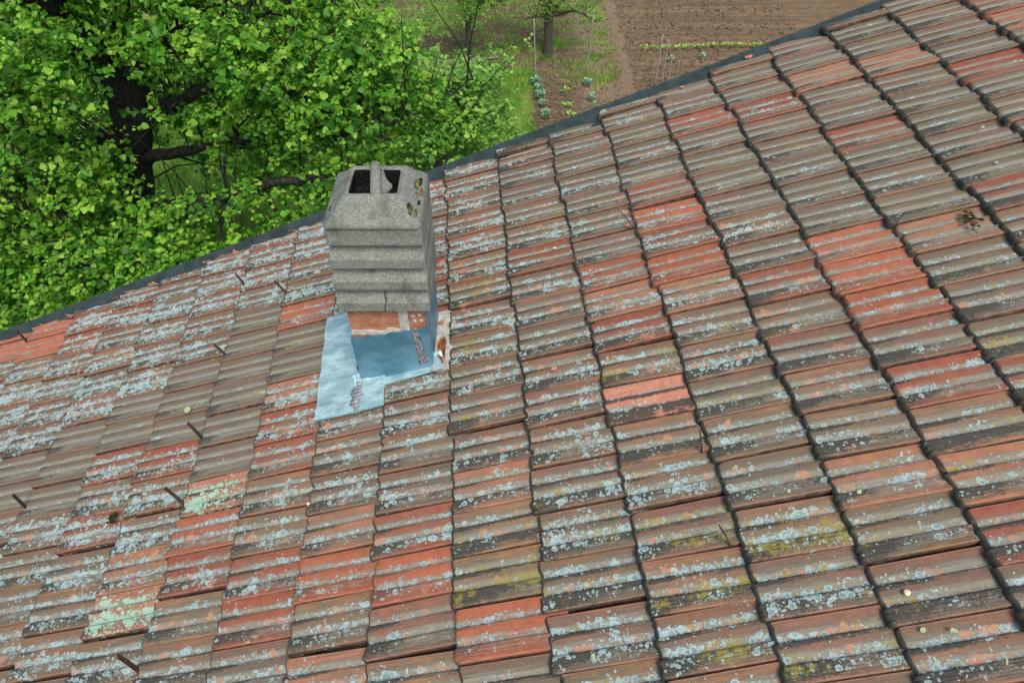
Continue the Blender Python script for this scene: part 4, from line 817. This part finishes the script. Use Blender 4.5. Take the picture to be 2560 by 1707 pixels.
# ------------------------------------------------------------------ garden things
def pole(x, y, h, r, label, lx=0, ly=0, group=None):
    m_ = MB(); k = 6; r *= 1.5; m_.tube([(x + lx*i/k + rng.normal(0, .004), y + ly*i/k, -.05 + (h + .05)*i/k) for i in range(k + 1)], [r]*k + [r*.8], 7, 0, 0.08); solo('garden_stake', m_, M['stake'], label, 'garden stake', group=group)
pole(0.65, 18.29, 1.60, .013, 'thin stake left of the second fruit tree, at the head of the bluish plants', -0.07, 0); pole(2.07, 18.41, 1.66, .016, 'thin stake right of the second fruit tree', 0.07, 0)
pole(3.91, 17.83, 1.40, .016, 'tallest stake on the tilled plot beside the roof edge'); pole(4.10, 17.9, 1.24, .014, 'stake just right of the tallest one on the tilled plot'); pole(4.33, 18.13, 0.74, .010, 'short thin stake, third from the left on the tilled plot'); pole(4.62, 18.41, 0.45, .010, 'shortest stake, rightmost on the tilled plot')
m_ = MB(); m_.tube([(-2.6, 19.2, .03), (-1.85, 19.25, .04), (-1.1, 19.35, .035), (-0.38, 19.45, .05)], [.02, .022, .022, .024], 8, 0, .05); solo('wooden_pole', m_, M['stake'], 'long thin pole lying on the soil at the foot of the left fruit tree', 'pole')
def plant(name, x, y, r, h, n, size, mat, label, cat, group, seed, shape='heart', upright=0.6):
    g = np.random.default_rng(seed); t = empty(name, (x, y, 0)); tag(t, label, cat, group)
    a = g.uniform(0, 2*np.pi, n); rad = r*np.sqrt(g.random(n)); P = np.stack([x + rad*np.cos(a)*.6, y + rad*np.sin(a)*.6, h*g.random(n)*.9], 1)
    D = unit(np.stack([np.cos(a), np.sin(a), upright + g.normal(0, .25, n)], 1)); U = unit(np.tile([0, 0, 1.], (n, 1)) + g.normal(0, .3, (n, 3)))
    link('leaves', leafmesh('leaves', P, D, U, size*g.uniform(.6, 1.15, n), np.clip(g.normal(.5, .25, n), 0, 1), shape), mat, t)
    m_ = MB()
    for k in range(max(2, n//14)):
        q = P[g.integers(n)]; m_.tube([(x + g.normal(0, .02), y + g.normal(0, .02), -.01), tuple(q)], [.008, .005], 5, cap=False)
    m_.build('stem', mat, t)
    return t
BG = 'bluish green bean plants in the garden rows'
for k, (x, y, r, n, lb) in enumerate([(0.64, 17.95, .18, 70, 'bluish bean plant at the foot of the left stake'), (0.71, 17.55, .19, 75, 'second bluish bean plant down from the left stake'), (0.75, 17.15, .18, 75, 'third bluish bean plant down from the left stake'), (0.81, 16.75, .13, 45, 'small bluish bean plant closing the cluster below the left stake'), (0.86, 16.15, .17, 60, 'lone bluish bean plant at the end of the left row'), (2.08, 17.85, .17, 50, 'bluish bean plant below the right stake'), (2.14, 17.02, .15, 45, 'bluish bean plant halfway down the right row'), (2.16, 16.62, .10, 24, 'smallest bluish plant next to the roof edge')]):
    plant('bean_plant', x, y, r, .20, int(n*1.4), .056, M['bean'], lb, 'bean plant', BG, 50 + k, 'heart', .7)
for k, (x, y, lb) in enumerate([(1.43, 17.54, 'yellow-green seedling between the bean rows, farthest of three'), (1.47, 16.74, 'yellow-green seedling between the bean rows, middle of three'), (1.5, 16.26, 'yellow-green seedling between the bean rows, nearest the roof')]):
    plant('seedling', x, y, .10, .06, 9, .15, M['lettuce'], lb, 'seedling', 'seedlings between the bean rows', 80 + k, 'oval', .35)
ROW = [(3.84,20.13),(4.04,20.13),(4.28,20.13),(4.49,20.15),(4.67,20.15),(4.9,20.15),(5.15,20.18),(5.39,20.18),(5.6,20.21),(5.82,20.23),(6.01,20.26),(6.28,20.29),(6.5,20.29),(6.73,20.31),(6.94,20.31),(7.21,20.31),(7.42,20.34)]
for k, (x, y) in enumerate(ROW):
    nth = ['leftmost', 'second', 'third', 'fourth', 'fifth', 'sixth', 'seventh', 'eighth', 'ninth', 'tenth', 'eleventh', 'twelfth', 'thirteenth', 'fourteenth', 'fifteenth', 'sixteenth', 'rightmost'][k]
    plant('lettuce_seedling', x, y, .06, .05, 9, .13, M['lettuce'], f'{nth} lettuce in the row across the tilled plot' if k in (0, 16) else f'{nth} lettuce from the left in the row across the tilled plot', 'lettuce', 'row of lettuces across the tilled plot', 100 + k, 'oval', .55)
plant('weed', 5.54, 19.52, .14, .10, 14, .09, M['bean'], 'pale green weed below the lettuce row near the roof edge', 'weed', None, 140); plant('weed', 4.58, 19.34, .12, .12, 12, .07, M['bean'], 'small pale weed among the stakes', 'weed', None, 141)
plant('weed', -0.87, 19.57, .22, .10, 40, .07, M['leaf2'], 'low green weed behind the lying pole', 'weed', None, 142)

# ------------------------------------------------------------------ grass, straw, clods (uncountable)
def blades(n, xf, hmin, hmax, g, wdt):
    X, Y = xf(n, g); n = len(X); h = g.uniform(hmin, hmax, n); a = g.uniform(0, 2*np.pi, n); lean = g.uniform(.2, .8, n)*h
    b0 = np.stack([X - np.cos(a)*wdt, Y - np.sin(a)*wdt, np.full(n, -.02)], 1); b1 = np.stack([X + np.cos(a)*wdt, Y + np.sin(a)*wdt, np.full(n, -.02)], 1)
    a2 = g.uniform(0, 2*np.pi, n); tp = np.stack([X + np.cos(a2)*lean, Y + np.sin(a2)*lean, h], 1)
    V = np.stack([b0, b1, tp], 1).reshape(-1, 3); me = bpy.data.meshes.new('grass'); me.vertices.add(len(V)); me.vertices.foreach_set('co', V.ravel())
    me.loops.add(n*3); me.loops.foreach_set('vertex_index', np.arange(n*3, dtype=np.int32)); me.polygons.add(n); me.polygons.foreach_set('loop_start', np.arange(n, dtype=np.int32)*3); me.polygons.foreach_set('loop_total', np.full(n, 3, dtype=np.int32)); me.update(calc_edges=True)
    at = me.attributes.new('lcol', 'FLOAT', 'POINT'); cl = np.array([mnoise.noise(Vector((x_*1.1, y_*1.1, 0))) + .7*mnoise.noise(Vector((x_*4, y_*4, 5))) for x_, y_ in zip(X, Y)]); at.data.foreach_set('value', np.repeat(np.clip(g.normal(.5, .2, n) + cl*.6, 0, 1), 3).astype(np.float32)); return me
def lawn_xy(n, g):
    X = g.uniform(-9.5, 0.6, n); Y = g.uniform(9.0, 18.9, n); e = 0.25*np.sin(Y*2.1) + 0.15*np.sin(Y*5.3 + 1); k = X < 0.45 + e*.6; k &= Y < 18.75 + .2*np.sin(X*3); return X[k], Y[k]
def weed_xy(n, g):
    cx = g.uniform(-4.5, 3.0, 260); cy = 17.8 + g.random(260)*6.5; j = g.integers(260, size=n); k = cx[j] + g.normal(0, .17, n); y = cy[j] + g.normal(0, .07, n); return k, y
g = np.random.default_rng(8)
me = blades(90000, lawn_xy, .05, .17, g, .009); tag(link('grass', me, M['grass']), 'short green lawn grass beyond the roof', None, None, 'stuff')
me = blades(16000, weed_xy, .03, .12, g, .010); me.name = 'weeds'; tag(link('weed_cover', me, M['grass']), 'thin green weeds on the soil under the fruit trees', None, None, 'stuff')
m_ = MB(); n = 9000; X = g.uniform(-3, 4.2, n); Y = g.uniform(15, 25, n); k = (X > 0.7) | (Y > 19); X, Y = X[k], Y[k]
for x, y in zip(X, Y):
    a = g.uniform(0, 3.14); L = g.uniform(.015, .06); dx, dy = math.cos(a)*L, math.sin(a)*L; z = g.uniform(.005, .03); w_ = .003
    m_.add([(x - dx, y - dy, z), (x + dx, y + dy, z + g.uniform(-.01, .02)), (x + dx - dy/L*w_, y + dy + dx/L*w_, z + .004), (x - dx - dy/L*w_, y - dy + dx/L*w_, z + .004)], [(0, 1, 2, 3)])
tag(m_.build('straw', M['straw']), 'scattered dry straw on the garden soil', None, None, 'stuff')
m_ = MB(); n = 7000; X = g.uniform(-2, 9, n); Y = g.uniform(15, 25, n); k = (X > 0.7) | (Y > 19.2); X, Y = X[k], Y[k]
for x, y in zip(X, Y):
    r_ = abs(g.normal(0, .022)) + .008; p = [(x + r_*math.cos(q + g.uniform(-.3, .3)), y + r_*math.sin(q), -.01) for q in (0, 1.57, 3.14, 4.71)]; m_.add(p + [(x + g.normal(0, r_*.3), y + g.normal(0, r_*.3), r_*.9)], [(0, 1, 4), (1, 2, 4), (2, 3, 4), (3, 0, 4)])
tag(m_.build('soil_clods', M['clod']), 'crumbly clods of brown soil', None, None, 'stuff')
for o in bpy.data.objects:
    if '_w' in o: del o['_w']
